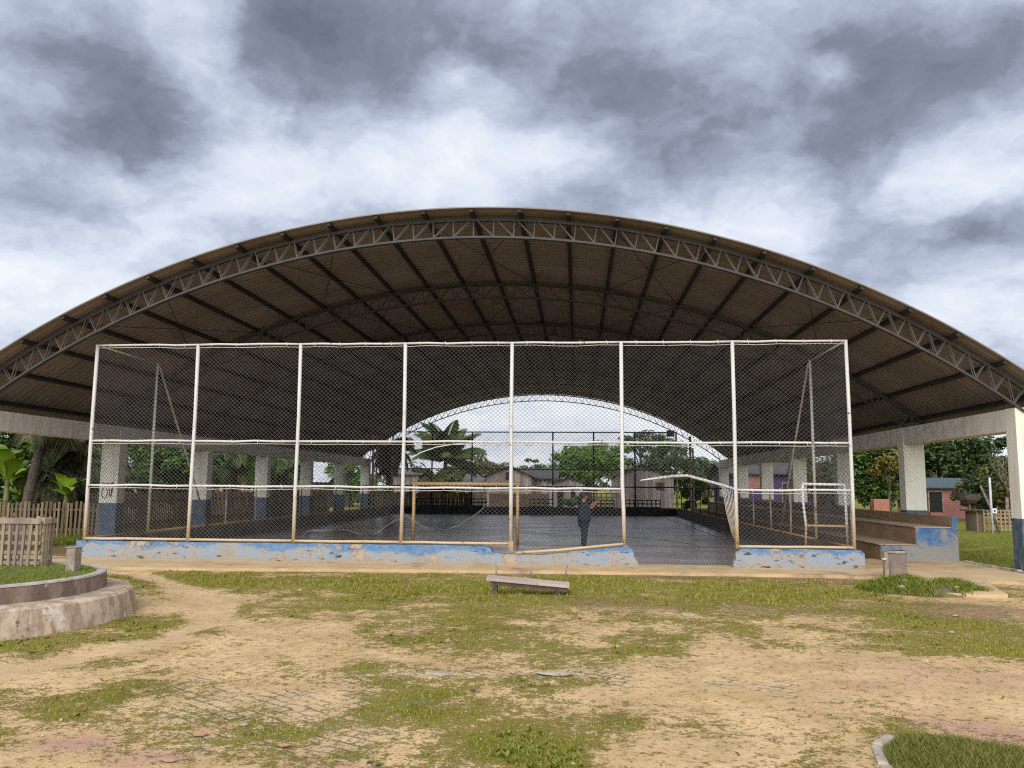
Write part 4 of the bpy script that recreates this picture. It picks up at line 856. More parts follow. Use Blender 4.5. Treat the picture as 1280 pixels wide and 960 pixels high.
o = link('grass_bed', npmesh('grass_bed', np.stack([bgx, bgy, bz], -1), bq, True), m_soil()); o['kind'] = 'structure'
x, y = RNG.uniform(1.9, 4.6, 60000), RNG.uniform(4.3, 6.35, 60000); d_ = bed_dist(x, y) + (fbm(x, y, 3, 3) - .5) * .15; k = d_ > .0; x, y = x[k], y[k]
blades('bed_grass', x, y, np.full(len(x), .065) * np.minimum(1, np.maximum(d_[k], 0) / .25), (0.03 + .05 * RNG.random(len(x))) * (.5 + fbm(x, y, 2, 3)), 0.006, .6, m_leaf('bed_blades', [(0.07, 0.10, 0.010), (0.13, 0.15, 0.016), (0.27, 0.21, 0.06), (0.10, 0.13, 0.012), (0.17, 0.17, 0.022)], .7), 'thick green grass in the raised bed at the near right corner')
x, y = RNG.uniform(2.0, 4.6, 160), RNG.uniform(5.2, 6.3, 160); k = (bed_dist(x, y) > -.02) & (bed_dist(x, y) < .22); x, y = x[k], y[k]
blades('seed_stalks', x, y, np.full(len(x), .03), .10 + .09 * RNG.random(len(x)), 0.005, .25, MT['blade'], 'tall thin seed stalks along the edge of the grass bed')
a = RNG.random(7000) * 2 * PI; r_ = np.sqrt(RNG.random(7000)); x, y = HC[0] + 1.05 * r_ * np.cos(a), HC[1] + .85 * r_ * np.sin(a); k = fbm(x, y, 2.5, 4) > .43; x, y = x[k], y[k]
blades('heap_weeds', x, y, heap_z(x, y) - .01, .03 + .09 * RNG.random(len(x)), .014, .9, MT['lush_blade'], None, hp, 'stuff')
# lawn beyond the kerb
x, y = scatter(90000, 8.9, 24, 16.6, 36); k = (x < .62 * y - .0 + .4) & (x > 8.95); x, y = x[k], y[k]; k = fbm(x, y, .9, 4) > .36; x, y = x[k], y[k]
blades('lawn_grass', x, y, np.full(len(x), -.02), 0.02 + .05 * RNG.random(len(x)), .012, .7, MT['lush_blade'], 'green lawn beyond the kerb on the right of the hall')
x, y = scatter(60000, -24, -13.9, 18, 36); k = (-x < .72 * y); x, y = x[k], y[k]
blades('verge_grass', x, y, np.full(len(x), -.02), .06 + .14 * RNG.random(len(x)), .02, .6, MT['lush_blade'], 'green verge beyond the left columns along the picket fence')
# ------------------------------------------------------------------ the person
def skin_obj(name, nodes_, edges, mat_, parent, root=0, sub=2, origin=None):
    o0 = ORG[parent] if parent is not None else Vector(origin)
    me = bpy.data.meshes.new(name); me.from_pydata([tuple(Vector(p[:3]) - Vector((0, 0, 0))) for p in nodes_], edges, [])
    o = link(name, me, mat_, parent, o0)
    md = o.modifiers.new('skin', 'SKIN'); md.use_smooth_shade = True
    lay = me.skin_vertices[0].data
    for i, p in enumerate(nodes_):
        r_ = p[3]; lay[i].radius = r_ if isinstance(r_, tuple) else (r_, r_)
        lay[i].use_root = (i == root)
    s_ = o.modifiers.new('subdivision', 'SUBSURF'); s_.levels = sub; s_.render_levels = sub
    return o
pf = GP(730, 684, 0.03)
per = empty('person', (pf.x, pf.y, 0.03), 'person in dark navy clothes raising a phone with both hands on the court', 'person', None, math.radians(12))
skin_m = mat('brown_skin', (0.30, 0.15, 0.09), (0.26, 0.125, 0.075), 8, 0.55)
navy = mat('navy_cloth', (0.012, 0.016, 0.035), (0.02, 0.024, 0.045), 9, 0.9, .006)
navy2 = mat('dark_denim', (0.010, 0.014, 0.03), (0.018, 0.022, 0.04), 9, 0.9, .004)
hair_m = mat('dark_hair', (0.012, 0.009, 0.007), (0.02, 0.015, 0.012), 14, 0.6, .004)
B = [(0, 0, .78, .085), (.02, 0, .93, .11), (.02, 0, 1.08, .11), (.0, 0, 1.20, .075), (.0, 0, 1.27, .05), (.02, 0, 1.335, (.068, .072)), (.025, 0, 1.41, (.078, .088)), (.02, 0, 1.47, (.055, .065))]
E_ = [(0, 1), (1, 2), (2, 3), (3, 4), (4, 5), (5, 6), (6, 7)]
for s_ in (-1, 1):
    i = len(B); B += [(0, .07 * s_, .68, .055), (.015, .085 * s_, .41, .05), (-.01, .08 * s_, .08, .042), (.10, .09 * s_, .035, .034)]; E_ += [(0, i), (i, i + 1), (i + 1, i + 2), (i + 2, i + 3)]
    i = len(B); B += [(0.0, .155 * s_, 1.17, .062), (.17, .19 * s_, 1.06, .048), (.31, .12 * s_, 1.19, .036), (.36, .075 * s_, 1.235, .026), (.395, .06 * s_, 1.265, (.026, .018))]
    E_ += [(2, i), (i, i + 1), (i + 1, i + 2), (i + 2, i + 3), (i + 3, i + 4)]
    pz = i + 4
    for f_ in range(4):
        j = len(B); zz = 1.255 + .014 * f_; ln_ = (.030, .036, .034, .027)[3 - f_]
        B += [(.415, (.055 - .003 * f_) * s_, zz + .01, .0085), (.43, (.055 - ln_ * .6) * s_, zz + .014, .0075), (.428, (.052 - ln_ * 1.2) * s_, zz + .013, .0065)]; E_ += [(pz, j), (j, j + 1), (j + 1, j + 2)]
    j = len(B); B += [(.375, .048 * s_, 1.285, .010), (.385, .03 * s_, 1.305, .008)]; E_ += [(pz, j), (j, j + 1)]
j = len(B); B += [(.098, 0, 1.395, .014), (.112, 0, 1.385, .012)]; E_ += [(6, j), (j, j + 1)]                           # nose
body = skin_obj('body', B, E_, skin_m, per)
sh = [(.0, 0, .66, (.16, .18)), (.01, 0, .80, (.18, .20)), (.04, 0, .93, (.185, .20)), (.025, 0, 1.08, (.155, .175)), (.0, 0, 1.19, (.10, .13)), (.0, 0, 1.235, .066)]; se = [(0, 1), (1, 2), (2, 3), (3, 4), (4, 5)]
for s_ in (-1, 1): i = len(sh); sh += [(0.0, .16 * s_, 1.165, .078), (.08, .178 * s_, 1.115, .070), (.14, .187 * s_, 1.075, .064)]; se += [(3, i), (i, i + 1), (i + 1, i + 2)]
skin_obj('shirt', sh, se, navy, per)
tr_ = [(-.01, 0, .78, (.15, .175))]; te = []
for s_ in (-1, 1): i = len(tr_); tr_ += [(0, .088 * s_, .66, .128), (.015, .085 * s_, .41, .082), (.0, .08 * s_, .20, .066), (-.01, .08 * s_, .04, .062)]; te += [(0, i), (i, i + 1), (i + 1, i + 2), (i + 2, i + 3)]
skin_obj('trousers', tr_, te, navy2, per)
skin_obj('hair', [(-.02, 0, 1.45, (.088, .088)), (-.055, 0, 1.39, (.065, .075)), (-.085, 0, 1.34, .045), (.03, 0, 1.485, (.055, .07))], [(0, 1), (1, 2), (0, 3)], hair_m, per)
for s_ in (-1, 1):
    skin_obj('shoe', [(-.04, .08 * s_, .035, .04), (.04, .085 * s_, .035, .042), (.12, .09 * s_, .03, .034)], [(0, 1), (1, 2)], mat('black_shoe', (.012, .012, .013)), per)
    skin_obj('ear', [(.01, .078 * s_, 1.415, (.012, .02)), (.005, .082 * s_, 1.39, (.010, .014))], [(0, 1)], skin_m, per)
    skin_obj('eye', [(.088, .032 * s_, 1.418, .010), (.091, .032 * s_, 1.418, .009)], [(0, 1)], mat('dark_eye', (.02, .015, .012), None, 5, .2), per)
skin_obj('mouth', [(.082, -.022, 1.358, (.006, .005)), (.090, 0, 1.358, (.008, .007)), (.082, .022, 1.358, (.006, .005))], [(0, 1), (1, 2)], mat('lips', (.22, .08, .06)), per)
R12 = Matrix.Rotation(math.radians(12), 3, 'Z')
pc = Vector((pf.x, pf.y, 0.03)) + R12 @ Vector((.412, 0, 1.285))
mb = MB(); mb.obox(pc, R12 @ Vector((.0045, 0, 0)), R12 @ Vector((0, .072, 0)), (0, 0, .036))
ph = mb.build('phone', mat('phone_shell', (.02, .02, .022), None, 5, .3), None, bevel=.003); tag(ph, 'dark phone held up sideways in both hands by the person on the court', 'phone')

# ------------------------------------------------------------------ houses beyond
GREYW = [(0.22, 0.175, 0.145), (0.38, 0.30, 0.255), (0.52, 0.42, 0.36)]
MT['plank'] = m_planks('grey_plank_wall', 0.22, GREYW, 0.05)
MT['pale_plank'] = m_planks('pale_pinkish_plank_wall', 0.26, [(0.34, 0.265, 0.225), (0.54, 0.42, 0.365), (0.66, 0.53, 0.47)], 0.05)
MT['brown_plank'] = m_planks('brown_plank_wall', 0.16, [(0.10, 0.068, 0.04), (0.19, 0.13, 0.08), (0.27, 0.19, 0.12)], 0.07)
MT['dark_roof'] = m_corrugated('dark_fibre_roof', (0.085, 0.078, 0.072), (0.05, 0.047, 0.045), 0, 0.18, .9, .8, (0.13, 0.11, 0.09))
MT['grey_roof'] = m_corrugated('grey_fibre_roof', (0.20, 0.185, 0.17), (0.12, 0.11, 0.10), 0, 0.18, .9, .8)
MT['white_roof'] = m_corrugated('pale_metal_roof', (0.58, 0.58, 0.56), (0.42, 0.41, 0.39), 1, 0.2, .5, .8)
MT['teal_roof'] = m_corrugated('teal_roof_sheet', (0.06, 0.105, 0.105), (0.08, 0.10, 0.095), 0, 0.18, .6, .8)
MT['red_roof'] = mat('reddish_tiles', (0.20, 0.085, 0.05), (0.12, 0.06, 0.04), 5, .9, .02)
MT['pink'] = mat('salmon_paint', (0.40, 0.165, 0.13), (0.32, 0.135, 0.11), 2.2, .9, 0, (0.25, 0.14, 0.11), .9)
MT['cream'] = mat('pinkish_cream_paint', (0.58, 0.38, 0.27), (0.50, 0.33, 0.24), 2.2, .9)
MT['purple'] = mat('purple_paint', (0.065, 0.03, 0.11), (0.05, 0.025, 0.085), 2.5, .85)
MT['opening'] = mat('dark_opening', (0.012, 0.011, 0.010), (0.02, 0.018, 0.016), 5, .9)
MT['brown_door'] = mat('brown_shutter', (0.21, 0.115, 0.065), (0.16, 0.085, 0.05), 6, .85)
def house(label, x0, x1, y0, y1, hw, rise, wall, roof, ridge='y', over=.3, openings=(), cat='house', ridge_x=.5):
    r_ = empty('wooden_house' if 'plank' in wall else 'house', ((x0 + x1) / 2, y0, 0), label, cat)
    mb = MB()
    if ridge == 'y':
        xm = x0 + (x1 - x0) * ridge_x; mb.prism([(x0, -.1), (x1, -.1), (x1, hw), (xm, hw + rise), (x0, hw)], 'y', y0, y1)
    else:
        ym = (y0 + y1) / 2; mb.prism([(y0, -.1), (y1, -.1), (y1, hw), (ym, hw + rise), (y0, hw)], 'x', x0, x1)
    mb.build('wall', MT[wall], r_)
    mb = MB(); t = .06
    if ridge == 'y':
        sl0, sl1 = rise / (xm - x0), rise / (x1 - xm)
        mb.prism([(x0 - over, hw - over * sl0 + .02), (xm, hw + rise + .02), (x1 + over, hw - over * sl1 + .02), (x1 + over, hw - over * sl1 + .02 + t), (xm, hw + rise + .02 + t), (x0 - over, hw - over * sl0 + .02 + t)], 'y', y0 - over, y1 + over)
    else:
        sl = rise / (ym - y0)
        mb.prism([(y0 - over, hw - over * sl + .02), (ym, hw + rise + .02), (y1 + over, hw - over * sl + .02), (y1 + over, hw - over * sl + .02 + t), (ym, hw + rise + .02 + t), (y0 - over, hw - over * sl + .02 + t)], 'x', x0 - over, x1 + over)
    mb.build('roof', MT[roof], r_)
    for (nm, a, b_, za, zb, mm) in openings:
        o = MB().box((a, y0 - .03, za), (b_, y0 + .02, zb)).build(nm, MT[mm], r_)
        fr = MB(); 
        for (u0, u1, v0, v1) in ((a - .06, a, za, zb + .06), (b_, b_ + .06, za, zb + .06), (a, b_, zb, zb + .06)): fr.box((u0, y0 - .05, v0), (u1, y0 - .001, v1))
        fr.build('frame', MT['old_wood'], o)
    return r_
def X_(px, Y, py=600): return AY(px, py, Y).x
def Z_(py, Y, px=640): return AY(px, py, Y).z
house('grey plank house with gabled dark roof, left of the small shed', X_(608, 66), X_(664, 66), 66, 74, Z_(595, 66), Z_(583, 66) - Z_(595, 66), 'plank', 'dark_roof', 'y', .35, [('window', X_(632, 66), X_(640, 66), Z_(600, 66), Z_(590, 66), 'opening')])
house('long low plank wing with dark lean roof joined behind the grey gabled house', X_(650, 70), X_(691, 70), 69.6, 76, Z_(597, 69.6), .75, 'plank', 'dark_roof', 'x', .5)
house('small pale plank shed with dark doorway and square window', X_(691, 62), X_(731, 62), 62, 66, Z_(603, 62), Z_(597, 62) - Z_(603, 62), 'pale_plank', 'dark_roof', 'y', .2, [('door', X_(697, 62), X_(704, 62), 0, Z_(613, 62), 'opening'), ('window', X_(713.5, 62), X_(719, 62), Z_(621, 62), Z_(613, 62), 'opening')])
house('pinkish plank house with gabled roof and brown shutter, right of the mango tree', X_(770, 58), X_(842, 58), 58, 66, Z_(595, 58, 800), Z_(581, 58, 800) - Z_(595, 58, 800), 'pale_plank', 'dark_roof', 'y', .25, [('window', X_(820.5, 58), X_(829.5, 58), Z_(612, 58, 820), Z_(603.5, 58, 820), 'brown_door')], ridge_x=.43)
house('grey plank shack with low grey roof behind the palm', X_(582, 68), X_(611, 68), 68, 72, Z_(603, 68), .6, 'plank', 'grey_roof', 'x', .25)
house('grey plank shack left of the palm trunk, near the dry palm', X_(492, 60), X_(524, 60), 60, 65, Z_(594, 60), .45, 'plank', 'grey_roof', 'x', .25, [('door', X_(512, 60), X_(518, 60), 0, 1.7, 'opening')])
house('pinkish cream house with reddish tiled roof seen between the left columns', -25.5, -17.3, 46, 52, 2.15, 1.0, 'cream', 'red_roof', 'x', .5, [('window', -19.9, -18.9, .9, 1.8, 'opening'), ('door', -22.2, -21.3, 0, 1.95, 'brown_door')])
house('low house with pale metal roof beyond the left columns', -26, -18.5, 60, 68, 2.0, 1.3, 'brown_plank', 'white_roof', 'x', .6)
house('purple painted house with red shutter and dark roof beyond the right columns', 9.9, 17.0, 56, 62, 2.6, .7, 'purple', 'dark_roof', 'x', .45, [('shutter', X_(936, 56), X_(951, 56), 1.6, 2.45, 'pink'), ('door', X_(978, 56), X_(985, 56), 0, 1.95, 'opening')])
house('salmon pink house with teal roof edge and dark window on the right', 20.2, 22.95, 50, 55, 1.75, .5, 'pink', 'teal_roof', 'x', .35, [('window', X_(1160, 50), X_(1176, 50), .35, 1.5, 'opening')])
o = MB().box((X_(1091, 36), 36, -.1), (X_(1110, 36), 36.4, Z_(624, 36, 1100)), .01).build('brick_wall', mat('orange_brick', (0.40, 0.17, 0.10), (0.33, 0.14, 0.085), 6, .9, .01), None); tag(o, 'short orange brick wall under the dense mango tree on the right', 'wall')
# fences of the neighbours
def board_fence(name, label, p, q_, h_, pitch, bw, mat_, rails=(.25, .8), jit=.05, cat='fence', thick=.02):
    r_ = empty(name, (p[0], p[1], 0), label, cat); p, q_ = Vector((*p, 0)), Vector((*q_, 0)); d = (q_ - p); L = d.length; d /= L; nrm = Vector((-d.y, d.x, 0)); n = int(L / pitch)
    mb = MB()
    for i in range(n + 1):
        c = p + d * (L * i / n); hh = h_ + random.uniform(-jit, jit); mb.obox(c + Vector((0, 0, hh / 2 - .03)), d * (bw / 2), nrm * (thick / 2), d * random.uniform(-.015, .015) + Vector((0, 0, hh / 2 + .03)))
    mb.build('pickets', mat_, r_); mb = MB()
    for z in rails: mb.obox((p + q_) / 2 + nrm * (thick + .012) + Vector((0, 0, z * h_)), d * (L / 2), nrm * .012, (0, 0, .03))
    mb.build('rails', mat_, r_); return r_
MT['picket'] = m_planks('brown_pickets', 0.13, [(0.085, 0.06, 0.03), (0.16, 0.11, 0.06), (0.25, 0.18, 0.10)], 0.001)
board_fence('picket_fence', 'brown picket fence under the palms on the left, facing the photo', (-24, 24.6), (-14.3, 24.6), 1.08, .135, .075, MT['picket'])
board_fence('picket_fence', 'brown picket fence running back beside the left columns', (-15.0, 24.9), (-15.0, 50), 1.35, .135, .085, MT['picket'])
board_fence('plank_fence', 'brown board fence beyond the far wall at left, under the dry palm', (X_(458, 54), 54), (X_(588, 54), 54), Z_(616, 54), .17, .16, MT['brown_plank'])
board_fence('lattice_fence', 'pinkish crossed stick fence between the shed and the pinkish plank house', (X_(733, 57), 57), (X_(771, 57), 57), 1.25, .30, .07, mat('pinkish_sticks', (0.36, 0.20, 0.14), (0.26, 0.15, 0.10), 6, .9), (.15, .35, .55, .75, .95), .03)
MT['bamboo'] = mat('pale_bamboo', (0.37, 0.25, 0.14), (0.26, 0.17, 0.09), 8, .85)
board_fence('lattice_fence', 'woven bamboo lattice fence on the lawn by the white signpost', (X_(1227, 35), 35), (X_(1285, 35), 35), .86, .16, .06, MT['bamboo'], (.1, .28, .46, .64, .82, .97), .03)
o = MB().box((X_(612, 60), 60, -.1), (X_(686, 60), 60.25, Z_(617, 60)), .01).build('brick_wall', mat('rubble_brick', (0.30, 0.19, 0.13), (0.20, 0.14, 0.10), 3, .95, .03, (0.12, 0.12, 0.06), 1.2)); tag(o, 'low reddish brown rubble wall before the grey gabled house', 'wall')
sd_ = empty('lean_shed', (17.2, 35.2, 0), 'small dark lean shed at the left end of the bamboo lattice', 'shed')
MB().box((X_(1218, 35.2), 35.2, -.1), (X_(1227, 35.2) - .02, 36.2, .78), .01).build('shed_wall', MT['brown_plank'], sd_); MB().box((X_(1214, 35.2), 35.0, .80), (X_(1233, 35.2), 36.4, .86), .02).build('shed_roof', MT['bark'], sd_)
sp_ = empty('signpost', (X_(1237, 34), 34, 0), 'thin white pole with a small white sign, before the bamboo lattice', 'signpost')
sx = X_(1237, 34); MB().tube([(sx, 34, -.05), (sx, 34, Z_(597, 34, 1237))], .045, 8).build('pole', mat('whitish_pole', (.55, .55, .53), (.42, .42, .40)), sp_)
o = MB().box((sx + .0, 33.92, Z_(641, 34, 1237)), (sx + .16, 33.94, Z_(635.5, 34, 1237))).build('sign_plate', mat('white_plate', (.78, .78, .77), (.7, .7, .7)), sp_)
MB().box((sx + .05, 33.905, Z_(639.5, 34, 1237)), (sx + .11, 33.918, Z_(637.2, 34, 1237))).build('sign_mark', MT['opening'], o)
lp = empty('leaning_pole', (X_(1244, 34.4), 34.4, 0), 'leaning bare wooden pole behind the white signpost', 'pole')
MB().tube([(X_(1246, 34.4), 34.4, -.05), (X_(1236, 34.4), 34.4, .95), (X_(1225, 34.4), 34.4, Z_(607, 34.4, 1225))], [.06, .05, .04], 7).build('shaft', MT['pale_bark'], lp)
dx_, dz_ = X_(1210, 38), Z_(617, 38, 1210)
db = empty('planter_tub', (dx_, 38, 0), 'dark round tub raised on a thin post before the salmon house', 'tub')
MB().lathe((dx_, 38, dz_), [(0.0, -.44), (.25, -.41), (.42, -.25), (.47, -.02), (.49, 0.0), (.45, 0.0), (.38, -.1), (0, -.15)], 24).build('bowl', MT['bark'], db); MB().tube([(dx_, 38, 0), (dx_, 38, dz_ - .42)], .04, 7).build('post', MT['pale_bark'], db)
mb = MB(); pA, pB = Vector((sx, 34, Z_(597, 34, 1237))), Vector((26, 33, 2.6)); mb.tube([pA.lerp(pB, t) - Vector((0, 0, .12 * math.sin(PI * t))) for t in np.linspace(0, 1, 9)], .008, 5)
pC = Vector((21.5, 50.1, 2.3)); mb.tube([pA.lerp(pC, t) - Vector((0, 0, .25 * math.sin(PI * t))) for t in np.linspace(0, 1, 9)], .008, 5); tag(mb.build('overhead_wire', MT['wire']), 'thin sagging wire from the white signpost to the salmon house', 'wire')

# ------------------------------------------------------------------ trees and plants
def crown_points(c, rad, nclump, nleaf, seed, clump=.30, flat=.8):
    rg = np.random.default_rng(seed); c = np.array(c); rad = np.array(rad); P = []; Nn = []; cc = []
    for i in range(nclump):
        d = rg.normal(size=3); d /= np.linalg.norm(d); d[2] = d[2] * .9 + .12
        q_ = c + d * rad * rg.uniform(.45, 1.0) * (1 + .22 * math.sin(3 * d[0] + seed) * math.cos(4 * d[1] - seed)); cc.append(q_)
        r_ = clump * rad * rg.uniform(.6, 1.25); u = rg.normal(size=(nleaf, 3)); u /= np.linalg.norm(u, axis=1, keepdims=True); rr = rg.uniform(.55, 1.08, (nleaf, 1))
        P.append(q_ + u * rr * r_ * np.array([1, 1, flat])); Nn.append(u * .7 + np.array([0, 0, .75]) + rg.normal(size=(nleaf, 3)) * .45)
    return np.concatenate(P), np.concatenate(Nn), cc
def tree(name, label, base, ctr_z, rad, nclump, nleaf, leaf, mat_, seed, trunk=.18, bark='bark', cat='tree', clump=.30, limbs=9, off=(0, 0), asp=.45):
    r_ = empty(name, (base[0], base[1], 0), label, cat, None)
    c = (base[0] + off[0], base[1] + off[1], ctr_z); P, Nn, cc = crown_points(c, rad, nclump, nleaf, seed, clump)
    k = P[:, 2] > .05; P, Nn = P[k], Nn[k]
    V, Q = kites(P, Nn, leaf, asp); V = V - np.array(ORG[r_]); link('crown', npmesh('crown', V, Q), mat_, r_)
    mb = MB(); rg = random.Random(seed); top = Vector((c[0], c[1], ctr_z - rad[2] * .25)); b0 = Vector((base[0], base[1], -.1))
    mid = b0.lerp(top, .5) + Vector((rg.uniform(-.1, .1), rg.uniform(-.1, .1), 0)) * ctr_z * .4
    mb.tube([b0, b0.lerp(mid, .5), mid, top], [trunk * 1.25, trunk, trunk * .8, trunk * .55], 9)
    for q_ in rg.sample(cc, min(limbs, len(cc))):
        q_ = Vector(q_); s0 = mid.lerp(top, rg.uniform(.1, 1)); m_ = s0.lerp(q_, .5) + Vector((rg.uniform(-.1, .1), rg.uniform(-.1, .1), rg.uniform(.0, .15))) * rad[0] * .6; mb.tube([s0, m_, q_], [trunk * .42, trunk * .25, trunk * .08], 6)
    mb.build('trunk', MT[bark], r_); return r_
LF = {'mango': m_leaf('mango_leaves', [(0.02, 0.048, 0.009), (0.048, 0.09, 0.014), (0.10, 0.15, 0.022)]),
      'bright': m_leaf('bright_leaves', [(0.035, 0.09, 0.010), (0.085, 0.17, 0.016), (0.15, 0.24, 0.025)]),
      'dark': m_leaf('dark_leaves', [(0.016, 0.036, 0.010), (0.036, 0.066, 0.015), (0.07, 0.10, 0.022)]),
      'olive': m_leaf('olive_leaves', [(0.05, 0.06, 0.014), (0.10, 0.10, 0.02), (0.16, 0.14, 0.03)]),
      'yellow': m_leaf('yellowish_leaves', [(0.09, 0.08, 0.014), (0.17, 0.14, 0.022), (0.22, 0.19, 0.03)]),
      'dry': m_leaf('dry_fronds', [(0.07, 0.05, 0.038), (0.17, 0.12, 0.09), (0.27, 0.20, 0.155)], .9),
      'palm': m_leaf('palm_leaflets', [(0.03, 0.07, 0.014), (0.08, 0.14, 0.022), (0.16, 0.21, 0.035)]),
      'greypalm': m_leaf('grey_green_palm_leaflets', [(0.055, 0.065, 0.03), (0.11, 0.115, 0.055), (0.17, 0.15, 0.07)]),
      'banana': m_leaf('banana_leaf', [(0.13, 0.25, 0.018), (0.21, 0.35, 0.026), (0.30, 0.42, 0.04)], .45),
      'ypalm': m_leaf('yellowing_palm_leaflets', [(0.08, 0.09, 0.014), (0.14, 0.14, 0.02), (0.20, 0.18, 0.03)])}
def fronds(V, T, c, n, L, seed, el=(0.1, 1.2), droop=1.0, leaf_l=.42, leaf_w=.026, nl=30, hang=.5, az0=0):
    rg = random.Random(seed)
    for i in range(n):
        az = az0 + 2 * PI * (i * .618 + rg.uniform(-.03, .03)); e = rg.uniform(*el); l_ = L * rg.uniform(.8, 1.1); h = Vector((math.cos(az), math.sin(az), 0)); sd = Vector((-math.sin(az), math.cos(az), 0)); P = []
        for j in range(nl + 1):
            t = j / nl; ang = e - droop * 1.5 * t * t; 
            P.append(P[-1] + (h * math.cos(ang) + Vector((0, 0, math.sin(ang)))) * (l_ / nl) if P else Vector(c))
        for j in range(nl):
            d = (P[j + 1] - P[j]).normalized(); b0 = len(V); w_ = .022 * L * (1 - j / nl) * .35 + .006; V += [P[j] - sd * w_, P[j] + sd * w_, P[j + 1] + sd * w_, P[j + 1] - sd * w_]; T += [(b0, b0 + 1, b0 + 2), (b0, b0 + 2, b0 + 3)]
            if j < 2: continue
            t = j / nl; ll = leaf_l * L * (math.sin(PI * min(1, t * .85 + .12)) ** .7) * rg.uniform(.8, 1.1)
            for s_ in (-1, 1):
                for sub in (0, .5):
                    p = P[j].lerp(P[j + 1], sub); dd = (sd * s_ * .8 + d * .45 + Vector((0, 0, .25 - hang))).normalized(); b0 = len(V); m_ = p + dd * ll * .5; e_ = p + dd * ll + Vector((0, 0, -ll * hang * .6)); V += [p, m_ + d * leaf_w * L * .5, e_, m_ - d * leaf_w * L * .5]; T += [(b0, b0 + 1, b0 + 2), (b0, b0 + 2, b0 + 3)]
def palm(name, label, base, h, L, n, seed, mat_='palm', lean=(0, 0), tr=.13, **kw):
    r_ = empty(name, (base[0], base[1], 0), label, 'palm'); V = []; T = []
    top = Vector((base[0] + lean[0], base[1] + lean[1], h)); fronds(V, T, top, n, L, seed, **kw)
    V = np.array([tuple(p) for p in V]) - np.array(ORG[r_]); link('crown', npmesh('crown', V, T), LF[mat_], r_)
    mb = MB(); pts = []; rad = []; m_ = 14
    for i in range(m_ + 1):
        t = i / m_; pts.append((base[0] + lean[0] * t ** 1.6, base[1] + lean[1] * t ** 1.6, -.1 + (h + .1) * t)); rad.append(tr * (1.35 - .5 * t) * (1.0 + (.10 if i % 2 else -.04)))
    mb.tube(pts, rad, 10); mb.build('trunk', MT['bark'], r_); return r_
def banana(label, base, h, n, seed, L=1.3):
    r_ = empty('banana_plant', (base[0], base[1], 0), label, 'banana plant'); rg = random.Random(seed); top = Vector((base[0], base[1], h))
    MB().tube([(base[0], base[1], -.1), (base[0] + .03, base[1], h * .6), top], [.13, .10, .06], 9).build('stem', mat('banana_stem', (0.17, 0.17, 0.05), (0.12, 0.09, 0.04), 6, .8), r_)
    for i in range(n):
        V = []; T = []; az = 2 * PI * i * .618 + rg.uniform(-.3, .3); e = rg.uniform(.45, 1.4); l_ = L * rg.uniform(.75, 1.15); hd = Vector((math.cos(az), math.sin(az), 0)); sd = Vector((-math.sin(az), math.cos(az), 0)); P = [top.copy()]; m_ = 12
        for j in range(m_): ang = e - 1.5 * ((j / m_) ** 2) * rg.uniform(.8, 1.1); P.append(P[-1] + (hd * math.cos(ang) + Vector((0, 0, math.sin(ang)))) * (l_ / m_))
        for j, p in enumerate(P):
            t = j / m_; w_ = .24 * L / 1.3 * (math.sin(PI * min(1, max(0, (t - .12) / .88)) ** .8) if t > .12 else .06) + .01; up = Vector((0, 0, .18 * w_)); V += [p - sd * w_ + up * rg.uniform(.2, 1.6), p, p + sd * w_ + up * rg.uniform(.2, 1.6)]
        for j in range(m_): b0 = 3 * j; T += [(b0, b0 + 1, b0 + 4, b0 + 3), (b0 + 1, b0 + 2, b0 + 5, b0 + 4)]
        V = np.array([tuple(p) for p in V]) - np.array(ORG[r_]); link('leaf', npmesh('leaf', V, T, True), LF['banana'], r_)
def bare(label, base, h, seed, sp=1.2, m_='pale_bark'):
    r_ = empty('bare_tree', (base[0], base[1], 0), label, 'tree'); rg = random.Random(seed); mb = MB(); tw = MB()
    def grow(p, d, L, rad, dep):
        q_ = p + d * L; m = p.lerp(q_, .5) + Vector((rg.uniform(-1, 1), rg.uniform(-1, 1), rg.uniform(-.5, .5))) * L * .08
        (mb if dep > 1 else tw).tube([p, m, q_], [rad, rad * .85, rad * .65], 6 if dep > 1 else 4)
        if dep == 0: return
        for i in range(rg.choice((2, 3, 3))):
            nd = (d + Vector((rg.uniform(-1, 1) * sp * .6, rg.uniform(-1, 1) * sp * .6, rg.uniform(-.2, .5)))).normalized(); grow(q_ if i else m, nd, L * rg.uniform(.55, .85), rad * .6, dep - 1)
    grow(Vector((base[0], base[1], -.1)), Vector((rg.uniform(-.1, .1), 0, 1)).normalized(), h * .34, .11, 5)
    mb.build('trunk', MT[m_], r_, recalc=False); tw.build('twigs', MT[m_], r_, recalc=False)

# seen through the hall
def at(px, Y): return (X_(px, Y), Y)
tree('mango_tree', 'broad round mango tree rising behind the small pale shed', at(736, 76), 3.6, (3.6, 3.0, 2.2), 70, 210, .16, LF['bright'], 11, .3)
palm('palm_tree', 'leafy palm with upright fronds on top, beyond the far left of the court', at(555, 63), 3.5, 3.5, 30, 5, 'palm', (.1, 0), .16, el=(-.1, 1.5), droop=.8, hang=.55, leaf_l=.24, leaf_w=.016, nl=40)
palm('palm_tree', 'lower yellowing palm clump at the foot of the leafy palm', at(540, 61.5), 1.9, 2.2, 18, 8, 'ypalm', (0, 0), .14, el=(.0, 1.2), droop=1.0, hang=.6)
palm('palm_tree', 'dry brown palm with hanging dead fronds by the left end of the far fence', at(487, 54.5), 4.2, 2.1, 70, 15, 'dry', (0, 0), .22, el=(-1.5, .9), droop=1.0, hang=1.0, leaf_l=.2)
tree('bushy_tree', 'yellowish bushy tree right of the leafy palm', at(598, 75), 2.9, (2.5, 2.0, 1.5), 36, 160, .15, LF['olive'], 21, .18)
